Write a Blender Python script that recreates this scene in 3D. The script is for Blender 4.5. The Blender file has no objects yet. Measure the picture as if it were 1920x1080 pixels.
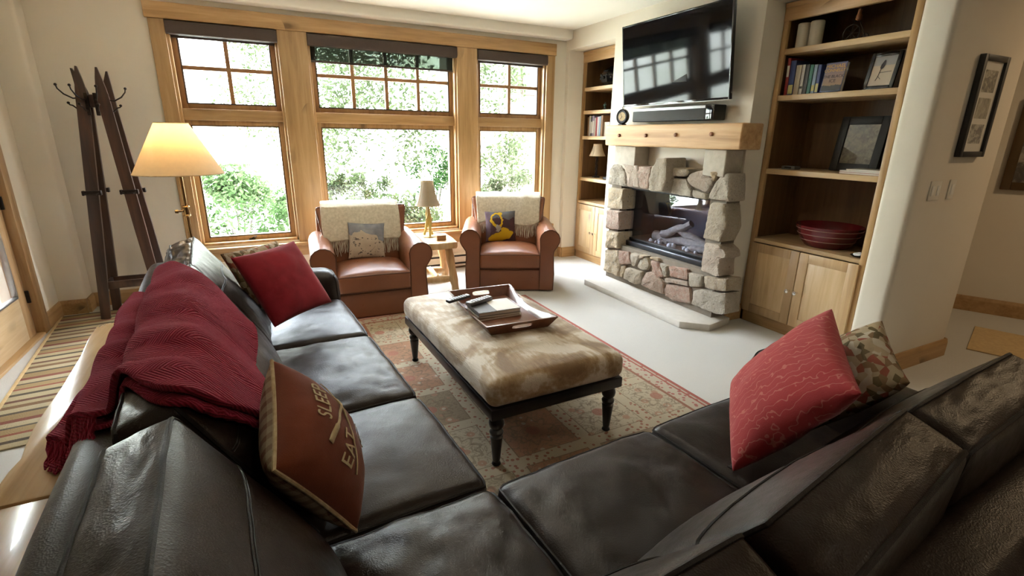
import bpy, bmesh, math, random
from mathutils import Vector, Matrix, Euler, noise
from mathutils.bvhtree import BVHTree

S = bpy.context.scene
C = S.collection
PI = math.pi
R = math.radians

# ------------------------------------------------------------------ camera
CAM = Vector((0, 0, 1.62))
FPX = 934.0
def _n(v): return v.normalized()
_vy = _n(Vector((466 - 960, 248 - 540, FPX)))
_vz = _n(Vector((920 - 960, 3605 - 540, FPX)))
_up = -_n(_vz - _vy * _vz.dot(_vy))
_vx = _vy.cross(_up)
W2C = Matrix((_vx, _vy, _up))            # world = W2C @ cam (cam: right, down, forward)
cd = bpy.data.cameras.new('camera'); cd.sensor_width = 36; cd.lens = FPX / 1920 * 36
cd.clip_start = 0.03; cd.clip_end = 500
cam = bpy.data.objects.new('camera', cd); C.objects.link(cam)
_r, _d, _f = W2C @ Vector((1, 0, 0)), W2C @ Vector((0, 1, 0)), W2C @ Vector((0, 0, 1))
cam.matrix_world = Matrix(((_r.x, -_d.x, -_f.x, CAM.x), (_r.y, -_d.y, -_f.y, CAM.y), (_r.z, -_d.z, -_f.z, CAM.z), (0, 0, 0, 1)))
S.camera = cam
def ray(px, py): return W2C @ Vector((px - 960, py - 540, FPX))
def atx(px, py, x): r = ray(px, py); return CAM + r * ((x - CAM.x) / r.x)
def aty(px, py, y): r = ray(px, py); return CAM + r * ((y - CAM.y) / r.y)
def atz(px, py, z): r = ray(px, py); return CAM + r * ((z - CAM.z) / r.z)

# ------------------------------------------------------------------ world, sun, exposure
S.view_settings.view_transform = 'Standard'; S.view_settings.look = 'None'
S.view_settings.gamma = 1; S.view_settings.use_curve_mapping = False
S.view_settings.exposure = 1.18
w = bpy.data.worlds.new('overcast_sky'); S.world = w; w.use_nodes = True
w.node_tree.nodes['Background'].inputs[0].default_value = (0.80, 0.90, 1.0, 1)
w.node_tree.nodes['Background'].inputs[1].default_value = 28.0
sl = bpy.data.lights.new('sun', 'SUN'); sl.energy = 9; sl.angle = R(3); sl.color = (1, .95, .86)
so = bpy.data.objects.new('sun', sl); C.objects.link(so)
so.rotation_euler = Vector((-.45, .6, -.8)).to_track_quat('-Z', 'Y').to_euler()
def portal(x0, x1, y, z0, z1):
    l = bpy.data.lights.new('window_portal', 'AREA'); l.shape = 'RECTANGLE'; l.size = x1 - x0; l.size_y = z1 - z0
    l.cycles.is_portal = True
    o = bpy.data.objects.new('window_portal', l); C.objects.link(o); o.location = ((x0 + x1) / 2, y, (z0 + z1) / 2)
    o.rotation_euler = (-PI / 2, 0, 0)      # points to -y, into the room
for a, b in ((-.56, .37), (.62, 2.23), (2.47, 3.43)): portal(a, b, 6.06, .5, 2.58)
FILL_LIGHTS = [(1.0, -1.6, 4, (1, .84, .63)), (3.0, -1.6, 4, (1, .84, .63)), (5.5, .5, 9, (1, .72, .42)), (1.2, 3.2, 5, (1, .84, .63))]  # unseen lamps added to lift the room with warm fill

# ------------------------------------------------------------------ materials
class N:
    def __init__(s, name):
        s.m = bpy.data.materials.new(name); s.m.use_nodes = True; s.t = s.m.node_tree; s.b = s.t.nodes['Principled BSDF']
        s.tc = s.t.nodes.new('ShaderNodeTexCoord')
    def new(s, k, **kw):
        n = s.t.nodes.new('ShaderNode' + k)
        for a, v in kw.items(): setattr(n, a, v)
        return n
    def link(s, a, b): s.t.links.new(a, b)
    def co(s, sc=(1, 1, 1), rot=(0, 0, 0), kind='Object'):
        mp = s.new('Mapping'); mp.inputs['Scale'].default_value = sc; mp.inputs['Rotation'].default_value = rot
        s.link(s.tc.outputs[kind], mp.inputs['Vector']); return mp.outputs[0]
    def noise(s, v, scale, detail=4, dist=0, rough=.5):
        n = s.new('TexNoise'); n.inputs['Scale'].default_value = scale; n.inputs['Detail'].default_value = detail
        n.inputs['Distortion'].default_value = dist; n.inputs['Roughness'].default_value = rough
        s.link(v, n.inputs['Vector']); return n.outputs['Fac']
    def voro(s, v, scale, out='Distance', feature='F1', rnd=1.0):
        n = s.new('TexVoronoi'); n.feature = feature; n.inputs['Scale'].default_value = scale; n.inputs['Randomness'].default_value = rnd
        s.link(v, n.inputs['Vector']); return n.outputs[out]
    def ramp(s, f, stops, interp='LINEAR'):
        n = s.new('ValToRGB'); n.color_ramp.interpolation = interp; e = n.color_ramp.elements
        while len(e) < len(stops): e.new(.5)
        for q, (p, c) in zip(e, stops): q.position = p; q.color = (*c, 1)
        s.link(f, n.inputs['Fac']); return n.outputs['Color']
    def math(s, op, a, b=None, c=None, clamp=False):
        n = s.new('Math', operation=op); n.use_clamp = clamp
        for i, x in enumerate((a, b, c)):
            if x is None: continue
            if isinstance(x, (int, float)): n.inputs[i].default_value = x
            else: s.link(x, n.inputs[i])
        return n.outputs[0]
    def mix(s, f, a, b, mode='MIX'):
        n = s.new('Mix', data_type='RGBA', blend_type=mode)
        for i, x in ((0, f), (6, a), (7, b)):
            if isinstance(x, (int, float)): n.inputs[i].default_value = x
            elif isinstance(x, tuple): n.inputs[i].default_value = (*x, 1)
            else: s.link(x, n.inputs[i])
        return n.outputs[2]
    def sep(s, v):
        n = s.new('SeparateXYZ'); s.link(v, n.inputs[0]); return n.outputs
    def rand(s): return s.new('ObjectInfo').outputs['Random']
    def bump(s, h, strength=.3, dist=.01):
        n = s.new('Bump'); n.inputs['Strength'].default_value = strength; n.inputs['Distance'].default_value = dist
        s.link(h, n.inputs['Height'])
        if s.b.inputs['Normal'].is_linked: s.link(s.b.inputs['Normal'].links[0].from_socket, n.inputs['Normal'])
        s.link(n.outputs[0], s.b.inputs['Normal'])
    def set(s, col=None, rough=None, metal=None, spec=None, **kw):
        if col is not None:
            if isinstance(col, tuple): s.b.inputs['Base Color'].default_value = (*col, 1)
            else: s.link(col, s.b.inputs['Base Color'])
        for k, v in (('Roughness', rough), ('Metallic', metal), ('Specular IOR Level', spec)):
            if v is None: continue
            if isinstance(v, (int, float)): s.b.inputs[k].default_value = v
            else: s.link(v, s.b.inputs[k])
        for k, v in kw.items(): s.b.inputs[k.replace('_', ' ')].default_value = v
        return s
MT = {}
def flat(name, col, rough=.5, metal=0, spec=.5, var=.12, scale=12, bump=0, bscale=80, **kw):
    n = N(name); f = n.noise(n.co(), scale, 3)
    n.set(n.mix(f, tuple(c * (1 - var) for c in col), tuple(min(1, c * (1 + var)) for c in col)), rough, metal, spec, **kw)
    if bump: n.bump(n.noise(n.co(), bscale, 3), bump, .004)
    MT[name] = n.m; return n
def wood(name, dark, mid, light, axis='z', rough=.42, knots=True, gs=1.0, bump=.12, coat=0.0):
    n = N(name); st = {'x': (.07, 1, 1), 'y': (1, .07, 1), 'z': (1, 1, .07)}[axis]
    ks = {'x': (.45, 1, 1), 'y': (1, .45, 1), 'z': (1, 1, .45)}[axis]
    off = n.new('VectorMath', operation='ADD'); rn = n.math('MULTIPLY', n.rand(), 37.0)
    cx = n.new('CombineXYZ')
    for i in range(3): n.link(rn, cx.inputs[i])
    n.link(n.tc.outputs['Object'], off.inputs[0]); n.link(cx.outputs[0], off.inputs[1])
    def mp(sc):
        m_ = n.new('Mapping'); m_.inputs['Scale'].default_value = sc; n.link(off.outputs[0], m_.inputs['Vector']); return m_.outputs[0]
    g1 = n.noise(mp(st), 26 * gs, 6, .6, .62); g2 = n.noise(mp(st), 5 * gs, 3, .8)
    c = n.ramp(n.math('ADD', n.math('MULTIPLY', g1, .55), n.math('MULTIPLY', g2, .5)), [(.34, dark), (.52, mid), (.70, light)])
    if knots:
        k = n.voro(mp(ks), 4.2 * gs)
        kk = n.ramp(k, [(.07, (1, 1, 1)), (.13, (.45,) * 3), (.24, (0, 0, 0))])
        sel = n.noise(mp((1, 1, 1)), 2.3, 1)
        kk2 = n.mix(n.math('GREATER_THAN', sel, .52), (0, 0, 0), kk)
        c = n.mix(n.math('MULTIPLY', n.sep(kk2)[0], .75), c, tuple(x * .32 for x in dark))
    rv = n.math('ADD', n.math('MULTIPLY', n.rand(), .24), .88)
    hv = n.new('HueSaturation'); n.link(c, hv.inputs['Color']); n.link(rv, hv.inputs['Value'])
    n.set(hv.outputs[0], rough, Coat_Weight=coat); n.bump(g1, bump, .003)
    MT[name] = n.m; return n
for ax in 'xyz':
    wood('alder_' + ax, (.25, .135, .048), (.39, .232, .095), (.49, .312, .148), ax)
    wood('alder_sash_' + ax, (.19, .088, .030), (.29, .145, .052), (.36, .20, .08), ax, knots=False)
    wood('pale_alder_' + ax, (.40, .25, .115), (.55, .38, .20), (.64, .47, .28), ax)
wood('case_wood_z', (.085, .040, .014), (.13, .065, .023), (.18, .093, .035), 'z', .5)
wood('mantel_wood', (.36, .19, .07), (.55, .33, .15), (.65, .44, .24), 'y', .6, True, .8, .5)
wood('peg_wood', (.16, .06, .02), (.24, .09, .03), (.3, .13, .05), 'x', .6, False)
wood('dark_ski_wood', (.016, .007, .004), (.042, .018, .010), (.078, .033, .018), 'z', .42, False, 1, .2)
wood('slab_wood', (.42, .24, .09), (.58, .37, .17), (.66, .46, .25), 'y', .22, True, .8, .05, .6)
wood('log_wood', (.42, .24, .10), (.60, .40, .19), (.70, .52, .30), 'z', .4, True, 1, .25)
wood('tray_wood', (.085, .03, .014), (.14, .052, .025), (.19, .078, .04), 'y', .35, False, 1, .08, .3)
wood('black_leg', (.006, .006, .006), (.010, .009, .009), (.016, .014, .013), 'z', .3, False, 1, .05)
wood('door_stile', (.36, .22, .10), (.47, .31, .155), (.55, .385, .215), 'z', .42)
wood('door_wood', (.22, .12, .05), (.33, .195, .085), (.42, .27, .13), 'z', .5)

n = N('plaster'); f = n.noise(n.co(), 2.5, 4)
n.set(n.mix(f, (.635, .57, .465), (.685, .62, .515)), .85); n.bump(n.noise(n.co(), 9, 5, .4), .25, .006); MT['plaster'] = n.m
n = N('ceiling_paint'); f = n.noise(n.co(), 2.5, 4)
n.set(n.mix(f, (.76, .72, .63), (.80, .76, .68)), .9); n.bump(n.noise(n.co(), 12, 5), .2, .005); MT['ceiling'] = n.m
n = N('carpet'); f = n.noise(n.co(), 420, 2); g = n.noise(n.co(), 1.6, 3)
n.set(n.mix(f, n.mix(g, (.60, .56, .50), (.65, .61, .55)), n.mix(g, (.78, .75, .69), (.83, .81, .76))), .97, spec=.1); n.bump(n.noise(n.co(), 330, 3), .9, .012); MT['carpet'] = n.m

def leather(name, c0, c1, rough, grain, coat=0.0, spec=.3):
    n = N(name); big = n.noise(n.co(), 3.5, 4); med = n.noise(n.co(), 30, 4)
    v = n.voro(n.co(), grain, 'Distance', 'F1')
    n.set(n.mix(big, c0, c1), n.math('ADD', n.math('MULTIPLY', med, .22), rough - .11), spec=spec, Coat_Weight=coat)
    n.bump(n.noise(n.co(), 14, 4, .8), .05, .008); n.bump(n.noise(n.co(), 55, 4, .6), .08, .004); n.bump(v, .22, .0025)
    MT[name] = n.m
leather('dark_leather', (.013, .0072, .0055), (.025, .0140, .0108), .36, 240, spec=.27)
leather('welt_leather', (.007, .005, .0045), (.015, .009, .008), .6, 300)
leather('tan_leather', (.16, .055, .024), (.26, .098, .044), .32, 220, spec=.45)
leather('tan_welt', (.08, .028, .012), (.12, .042, .018), .4, 300)

n = N('red_knit'); v = n.co((1, 1, 1))
x, y, z = n.sep(v)
zig = n.math('PINGPONG', n.math('MULTIPLY', y, 1.0), .06)
row = n.math('SINE', n.math('MULTIPLY', n.math('ADD', n.math('ADD', x, n.math('MULTIPLY', z, .6)), n.math('MULTIPLY', zig, .8)), 560))
st = n.noise(v, 160, 3)
h = n.math('ADD', n.math('MULTIPLY', row, .5), st)
n.set(n.mix(n.math('MULTIPLY_ADD', row, .3, .5), (.14, .006, .017), (.31, .018, .042)), .95, spec=.15, Sheen_Weight=.35, Sheen_Roughness=.4)
n.b.inputs['Sheen Tint'].default_value = (.9, .2, .3, 1)
n.bump(h, .65, .008); MT['red_knit'] = n.m
def fabric(name, cols, scale, bump=.35, bscale=420, rough=.9, sheen=.2):
    n = N(name); f = n.noise(n.co(), scale, 4, .3)
    n.set(n.ramp(f, cols), rough, spec=.15, Sheen_Weight=sheen); n.bump(n.noise(n.co(), bscale, 2), bump, .003); n.bump(n.noise(n.co(), 11, 3, .6), .25, .008); MT[name] = n.m; return n
fabric('crimson_cotton', [(.3, (.20, .008, .016)), (.7, (.29, .014, .026))], 9)
fabric('russet_cotton', [(.3, (.155, .035, .014)), (.7, (.21, .05, .022))], 9)
fabric('cream_cord', [(.3, (.45, .33, .18)), (.7, (.62, .50, .31))], 60)
fabric('cream_wool', [(.3, (.58, .51, .39)), (.7, (.76, .69, .56))], 45, .9, 160, .97, .4)
fabric('lampshade_base', [(.3, (.7, .6, .4)), (.7, (.8, .7, .5))], 30)
# coral pillow with a thin squiggle embroidery
n = N('coral_quilt'); v = n.co(); wv = n.new('TexWave', wave_type='BANDS', bands_direction='Y'); wv.inputs['Scale'].default_value = 11; wv.inputs['Distortion'].default_value = 7; wv.inputs['Detail'].default_value = 1; wv.inputs['Detail Scale'].default_value = 2.6
n.link(v, wv.inputs['Vector']); th = n.ramp(wv.outputs['Fac'], [(.0, (1, 1, 1)), (.025, (1, 1, 1)), (.05, (0, 0, 0))])
n.set(n.mix(n.math('MULTIPLY', n.sep(th)[0], .55), n.mix(n.noise(v, 8, 3), (.34, .028, .036), (.43, .045, .052)), (.58, .21, .17)), .85, spec=.2, Sheen_Weight=.2); n.bump(n.noise(v, 380, 2), .4, .003); n.bump(n.noise(v, 10, 3, .5), .3, .008); MT['coral_quilt'] = n.m
# paisley tapestry pillow
n = N('paisley'); v = n.co(); vd = n.noise(v, 9, 3, 1.5); vo = n.voro(n.co((1, .55, 1), (0, 0, .6)), 48, 'Color')
c = n.ramp(n.sep(vo)[0], [(.0, (.34, .28, .19)), (.30, (.17, .10, .05)), (.48, (.46, .41, .33)), (.62, (.24, .04, .03)), (.74, (.07, .06, .025)), (.86, (.38, .30, .20))], 'CONSTANT')
n.set(n.mix(n.math('MULTIPLY', vd, .45), c, (.27, .18, .10)), .85, spec=.2); n.bump(n.noise(v, 380, 2), .4, .003); MT['paisley'] = n.m
# plaid
n = N('plaid'); x, y, z = n.sep(n.co())
a = n.math('GREATER_THAN', n.math('SINE', n.math('MULTIPLY', x, 150)), .2); b = n.math('GREATER_THAN', n.math('SINE', n.math('MULTIPLY', y, 150)), .2)
n.set(n.mix(n.math('MULTIPLY', n.math('ADD', a, b), .5), (.42, .33, .23), (.20, .10, .07)), .9, spec=.15); n.bump(n.noise(n.co(), 300, 2), .4, .003); MT['plaid'] = n.m
# cowhide: soft patches of tan and cream, short directional hair
n = N('cowhide'); v = n.co(); hv = n.noise(n.co((1, .14, 1)), 170, 3); pa = n.noise(v, 3.1, 5, 1.3)
hair = n.noise(n.co((1, .2, 1)), 45, 3)
f = n.math('ADD', pa, n.math('MULTIPLY', n.math('SUBTRACT', hair, .5), .22))
c = n.ramp(f, [(.36, (.24, .145, .06)), (.45, (.38, .255, .125)), (.51, (.50, .385, .24)), (.57, (.70, .62, .50))])
n.set(n.mix(n.math('MULTIPLY', hv, .35), c, (.16, .10, .045)), .6, spec=.3, Sheen_Weight=.3); n.bump(hv, .6, .006); MT['cowhide'] = n.m
# oriental rug : x,y local, half sizes
def rug_mat(hx, hy):
    n = N('oriental_rug'); v = n.co(); x, y, z = n.sep(v)
    wx = n.math('SUBTRACT', hx, n.math('ABSOLUTE', x)); wy = n.math('SUBTRACT', hy, n.math('ABSOLUTE', y))
    e = n.math('MINIMUM', wx, wy)                                        # distance to the rim
    vine = n.noise(v, 11, 2, 2.2, .5); cell = n.voro(v, 30, 'Distance'); fl = n.voro(v, 11, 'Distance')
    px = n.math('DIVIDE', x, .46); py = n.math('DIVIDE', y, .46)
    fx = n.math('ABSOLUTE', n.math('SUBTRACT', n.math('FRACT', px), .5)); fy = n.math('ABSOLUTE', n.math('SUBTRACT', n.math('FRACT', py), .5))
    grid = n.math('GREATER_THAN', n.math('MAXIMUM', fx, fy), .415)
    wn = n.new('TexWhiteNoise', noise_dimensions='2D'); cx = n.new('CombineXYZ'); n.link(n.math('FLOOR', px), cx.inputs[0]); n.link(n.math('FLOOR', py), cx.inputs[1]); n.link(cx.outputs[0], wn.inputs['Vector'])
    panel = n.ramp(wn.outputs['Value'], [(0, (.53, .45, .32)), (.30, (.43, .22, .13)), (.44, (.49, .41, .28)), (.62, (.31, .235, .15)), (.76, (.45, .25, .155)), (.86, (.54, .47, .35))], 'CONSTANT')
    motif = n.ramp(vine, [(.455, (0, 0, 0)), (.48, (1, 1, 1)), (.515, (1, 1, 1)), (.54, (0, 0, 0))])
    panel = n.mix(n.math('MULTIPLY', n.sep(motif)[0], .65), panel, (.20, .145, .095))
    panel = n.mix(n.math('MULTIPLY', n.math('LESS_THAN', fl, .30), .8), panel, (.44, .23, .15)); panel = n.mix(n.math('MULTIPLY', n.math('LESS_THAN', fl, .15), .9), panel, (.56, .48, .36))
    ux = n.math('SUBTRACT', n.math('FRACT', px), .5); uy = n.math('SUBTRACT', n.math('FRACT', py), .5); rr = n.math('SQRT', n.math('ADD', n.math('MULTIPLY', ux, ux), n.math('MULTIPLY', uy, uy))); an = n.math('ARCTAN2', uy, ux)
    pet = n.math('ABSOLUTE', n.math('SUBTRACT', rr, n.math('MULTIPLY_ADD', n.math('COSINE', n.math('MULTIPLY', an, 10)), .045, .25)))
    panel = n.mix(n.math('MULTIPLY', n.math('LESS_THAN', pet, .022), .5), panel, (.17, .12, .08)); panel = n.mix(n.math('MULTIPLY', n.math('LESS_THAN', rr, .09), .8), panel, (.40, .14, .10)); panel = n.mix(n.math('MULTIPLY', n.math('GREATER_THAN', n.math('MAXIMUM', fx, fy), .40), .7), panel, (.20, .14, .09))
    grd = n.mix(n.math('LESS_THAN', cell, .3), (.52, .44, .31), (.33, .12, .08))
    c = n.mix(grid, panel, grd)
    def band(a, b): return n.math('MULTIPLY', n.math('GREATER_THAN', e, a), n.math('LESS_THAN', e, b))
    c = n.mix(n.math('LESS_THAN', e, .17), c, n.mix(n.math('LESS_THAN', cell, .36), (.55, .47, .36), (.42, .13, .12)))
    c = n.mix(band(.15, .172), c, (.30, .11, .07)); c = n.mix(band(.045, .06), c, (.40, .09, .07)); c = n.mix(n.math('LESS_THAN', e, .03), c, (.42, .10, .085))
    c = n.mix(n.math('MULTIPLY', n.noise(v, 260, 2), .3), c, (.55, .46, .35))
    n.set(c, .95, spec=.1); n.bump(n.noise(v, 300, 3), .8, .01); return n.m
# striped runner along local y
n = N('striped_runner'); x, y, z = n.sep(n.co()); f = n.math('FRACT', n.math('MULTIPLY', y, 1.55))
st = [(0, (.42, .34, .2)), (.07, (.10, .03, .025)), (.12, (.46, .38, .23)), (.22, (.035, .03, .028)), (.27, (.44, .36, .21)), (.36, (.26, .06, .04)), (.40, (.36, .25, .12)), (.50, (.07, .06, .05)), (.53, (.47, .39, .25)), (.62, (.18, .035, .03)), (.68, (.30, .20, .09)), (.80, (.045, .035, .03)), (.84, (.46, .38, .24)), (.93, (.16, .08, .04))]
n.set(n.mix(.16, n.ramp(f, st, 'CONSTANT'), (.5, .42, .28)), .95, spec=.1); n.bump(n.noise(n.co((1, 4, 1)), 120, 3), .8, .01); MT['striped_runner'] = n.m
# stones, colour from each stone's own random number
n = N('field_stone'); v = n.co(); r = n.rand()
base = n.ramp(r, [(0, (.60, .51, .38)), (.2, (.42, .37, .30)), (.38, (.58, .41, .22)), (.52, (.64, .57, .46)), (.68, (.46, .27, .20)), (.84, (.50, .43, .34)), (1, (.60, .47, .30))])
sp = n.noise(v, 34, 6, .4, .7); sp2 = n.noise(v, 8, 4, .8)
c = n.mix(n.ramp(sp, [(.44, (0, 0, 0)), (.60, (.55, .55, .55))]), base, n.mix(sp2, (.72, .64, .53), (.40, .35, .28)))
c = n.mix(n.ramp(n.noise(v, 55, 5, .3, .65), [(.30, (1, 1, 1)), (.40, (0, 0, 0))]), c, (.17, .135, .10))
n.set(c, .9, spec=.25); n.bump(n.noise(v, 24, 6, .3, .75), 1.0, .045); n.bump(n.noise(v, 90, 4), .7, .007); MT['field_stone'] = n.m
flat('mortar', (.22, .185, .145), .95, 0, .1, .15, 20, .8, 90)
flat('hearth_stone', (.60, .565, .51), .85, 0, .2, .1, 25, .3, 120)
flat('cut_stone', (.44, .395, .325), .9, 0, .2, .2, 18, .7, 60)
flat('black_plastic', (.012, .012, .013), .5, 0, .5, .1); flat('black_gloss', (.006, .006, .008), .08, 0, .6, .05)
flat('screen_black', (.004, .004, .005), .06, 0, .2, .05); flat('black_metal', (.014, .013, .013), .42, .6); flat('iron', (.03, .022, .018), .45, .8, .5, .3, 30)
flat('brushed_metal', (.5, .5, .5), .32, 1); flat('chrome', (.75, .74, .72), .16, 1); flat('brass', (.36, .24, .11), .26, 1); flat('old_brass', (.14, .085, .04), .35, .9)
flat('silver_grey', (.42, .42, .43), .35, .5); flat('mid_grey', (.16, .16, .17), .5); flat('shade_cassette', (.065, .045, .036), .65, 0, .3, .1, 40, .1, 300)
flat('white_paint', (.72, .70, .65), .5); flat('paper', (.66, .62, .54), .9, var=.06, scale=60); flat('candle_wax', (.62, .56, .44), .5, var=.06)
flat('switch_plastic', (.66, .62, .54), .4); flat('red_glaze', (.13, .012, .016), .18, 0, .6, .2); flat('pale_stripe', (.34, .17, .14), .3)
flat('antler', (.42, .32, .10), .5, 0, .4, .35, 30, .4, 60); flat('bronze_green', (.05, .075, .06), .4, .7); flat('dark_glass', (.012, .013, .016), .06, 0, .8)
flat('log_bark', (.36, .32, .28), .95, 0, .2, .4, 30, 1, 40); flat('ember_rock', (.55, .53, .51), .95, 0, .2, .35, 60, 1, 90); flat('sand_bed', (.24, .17, .12), .95, 0, .1, .3, 60, .6, 200); flat('firebox_black', (.035, .037, .045), .75)
flat('grey_slate_metal', (.10, .105, .115), .28, .8, .5, .2, 10); flat('beige_heater', (.62, .56, .45), .5); flat('dark_line', (.02, .018, .015), .7)
flat('cream_shade', (.62, .52, .38), .8, var=.1, scale=60); flat('hinge_black', (.015, .012, .01), .4, .6)
flat('bark', (.07, .06, .05), .9, 0, .2, .35, 20, .8, 40); flat('soil', (.34, .29, .19), .95, 0, .1, .25, 1.2, .5, 12)
flat('tawny_mat', (.50, .36, .19), .95, 0, .1, .25, 40, .6, 200); flat('porch_red', (.16, .06, .04), .8)
flat('siding', (.062, .05, .038), .8, 0, .2, .12, 6, .3, 40); flat('siding_trim', (.05, .022, .018), .7); flat('pale_trim', (.6, .56, .5), .7); flat('roof_brown', (.10, .07, .055), .9)
flat('tag_white', (.7, .7, .7), .5)
def thin_glass(name, tint=(1, 1, 1), ior=1.45):
    n = N(name); n.t.nodes.remove(n.b); o = n.t.nodes['Material Output']; tr = n.new('BsdfTransparent'); tr.inputs[0].default_value = (*tint, 1)
    gl = n.new('BsdfGlossy'); gl.inputs['Roughness'].default_value = .02; lw = n.new('LayerWeight'); lw.inputs['Blend'].default_value = .5; f0 = ((ior - 1) / (ior + 1)) ** 2
    fr = n.math('MULTIPLY_ADD', n.math('POWER', lw.outputs['Facing'], 5), 1 - f0, f0)
    mx = n.new('MixShader'); n.link(fr, mx.inputs[0]); n.link(tr.outputs[0], mx.inputs[1]); n.link(gl.outputs[0], mx.inputs[2]); n.link(mx.outputs[0], o.inputs[0]); MT[name] = n.m
thin_glass('window_glass'); thin_glass('fire_glass', (.92, .94, 1.0), 1.75); thin_glass('picture_glass')
def sheer(name, col, open_):                       # woven mesh, part open
    n = N(name); n.t.nodes.remove(n.b); o = n.t.nodes['Material Output']; tr = n.new('BsdfTransparent'); tr.inputs[0].default_value = (.85, .95, .84, 1); df = n.new('BsdfDiffuse'); df.inputs[0].default_value = (*col, 1)
    mx = n.new('MixShader'); mx.inputs[0].default_value = 1 - open_; n.link(tr.outputs[0], mx.inputs[1]); n.link(df.outputs[0], mx.inputs[2]); n.link(mx.outputs[0], o.inputs[0]); MT[name] = n.m
sheer('screen_mesh', (.04, .045, .038), .16)
def shade_mat(name, col, tcol, mixf=.5):
    n = N(name); n.t.nodes.remove(n.b); o = n.t.nodes['Material Output']; df = n.new('BsdfDiffuse'); tl = n.new('BsdfTranslucent')
    f = n.noise(n.co(), 40, 4); n.link(n.mix(f, tuple(c * .9 for c in col), col), df.inputs[0]); n.link(n.mix(f, tuple(c * .85 for c in tcol), tcol), tl.inputs[0])
    mx = n.new('MixShader'); mx.inputs[0].default_value = mixf; n.link(df.outputs[0], mx.inputs[1]); n.link(tl.outputs[0], mx.inputs[2]); n.link(mx.outputs[0], o.inputs[0]); MT[name] = n.m
shade_mat('parchment', (.72, .66, .55), (.90, .74, .50), .45); shade_mat('linen_shade', (.48, .42, .32), (.6, .5, .34), .3)
def leaf_mat(name, a, b, c):
    n = N(name); n.t.nodes.remove(n.b); o = n.t.nodes['Material Output']; df = n.new('BsdfDiffuse'); tl = n.new('BsdfTranslucent')
    col = n.ramp(n.noise(n.co(), 5, 3), [(.35, a), (.5, b), (.65, c)]); n.link(col, df.inputs[0]); n.link(col, tl.inputs[0])
    mx = n.new('MixShader'); mx.inputs[0].default_value = .4; n.link(df.outputs[0], mx.inputs[1]); n.link(tl.outputs[0], mx.inputs[2]); n.link(mx.outputs[0], o.inputs[0]); MT[name] = n.m
leaf_mat('leaf_green', (.022, .042, .014), (.045, .075, .028), (.085, .11, .055)); leaf_mat('leaf_pale', (.018, .026, .011), (.034, .044, .02), (.06, .066, .038)); leaf_mat('leaf_dark', (.006, .018, .005), (.013, .03, .009), (.025, .045, .015))
n = N('hill_grass'); v = n.co((1, 1, 1)); n.set(n.ramp(n.noise(v, .12, 6, .5, .6), [(.35, (.36, .39, .29)), (.5, (.50, .50, .43)), (.62, (.58, .57, .52))]), .95, spec=.05); MT['hill_grass'] = n.m
for i, (a, b) in enumerate([((.30, .03, .03), (.40, .05, .05)), ((.05, .07, .18), (.07, .10, .26)), ((.40, .34, .26), (.5, .44, .34)), ((.48, .46, .44), (.58, .56, .53)), ((.06, .06, .065), (.1, .1, .1)), ((.03, .13, .10), (.05, .2, .15)), ((.20, .28, .36), (.28, .38, .47)), ((.20, .11, .05), (.28, .16, .08)), ((.30, .24, .32), (.38, .3, .4)), ((.45, .40, .12), (.5, .45, .2))]):
    n = N('cover_%d' % i); n.set(n.mix(n.noise(n.co(), 60, 2), a, b), .45); MT['cover_%d' % i] = n.m

# ------------------------------------------------------------------ mesh helpers
def V(*a): return Vector(a)
def newbm(): return bmesh.new()
def box(bm, lo, hi, bev=0, seg=2, M=None):
    lo, hi = Vector(lo), Vector(hi)
    r = bmesh.ops.create_cube(bm, size=1); vs = r['verts']
    bmesh.ops.scale(bm, vec=hi - lo, verts=vs); bmesh.ops.translate(bm, vec=(lo + hi) / 2, verts=vs)
    if bev:
        es = list({e for v in vs for e in v.link_edges})
        g = bmesh.ops.bevel(bm, geom=es, offset=bev, segments=seg, affect='EDGES', profile=.5)
        vs = list({v for f in g['faces'] for v in f.verts} | {v for v in vs if v.is_valid})
    if M is not None: bmesh.ops.transform(bm, matrix=M, verts=vs)
    return vs
def tube(bm, pts, r, seg=8, caps=True, closed=False):
    pts = [Vector(p) for p in pts]; n = len(pts); rr = r if isinstance(r, (list, tuple)) else [r] * n
    rings = []; prev = None
    for i, p in enumerate(pts):
        if closed: t = (pts[(i + 1) % n] - pts[i - 1])
        else: t = pts[min(i + 1, n - 1)] - pts[max(i - 1, 0)]
        if t.length < 1e-9: t = Vector((0, 0, 1))
        t.normalize()
        if prev is None:
            a = t.orthogonal().normalized()
        else:
            a = prev - t * prev.dot(t)
            a = a.normalized() if a.length > 1e-6 else t.orthogonal().normalized()
        prev = a; b = t.cross(a)
        rings.append([bm.verts.new(p + (a * math.cos(k * 2 * PI / seg) + b * math.sin(k * 2 * PI / seg)) * rr[i]) for k in range(seg)])
    for i in range(n if closed else n - 1):
        A, B = rings[i], rings[(i + 1) % n]
        for k in range(seg): bm.faces.new((A[k], A[(k + 1) % seg], B[(k + 1) % seg], B[k]))
    if caps and not closed:
        bm.faces.new(rings[0][::-1]); bm.faces.new(rings[-1])
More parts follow.
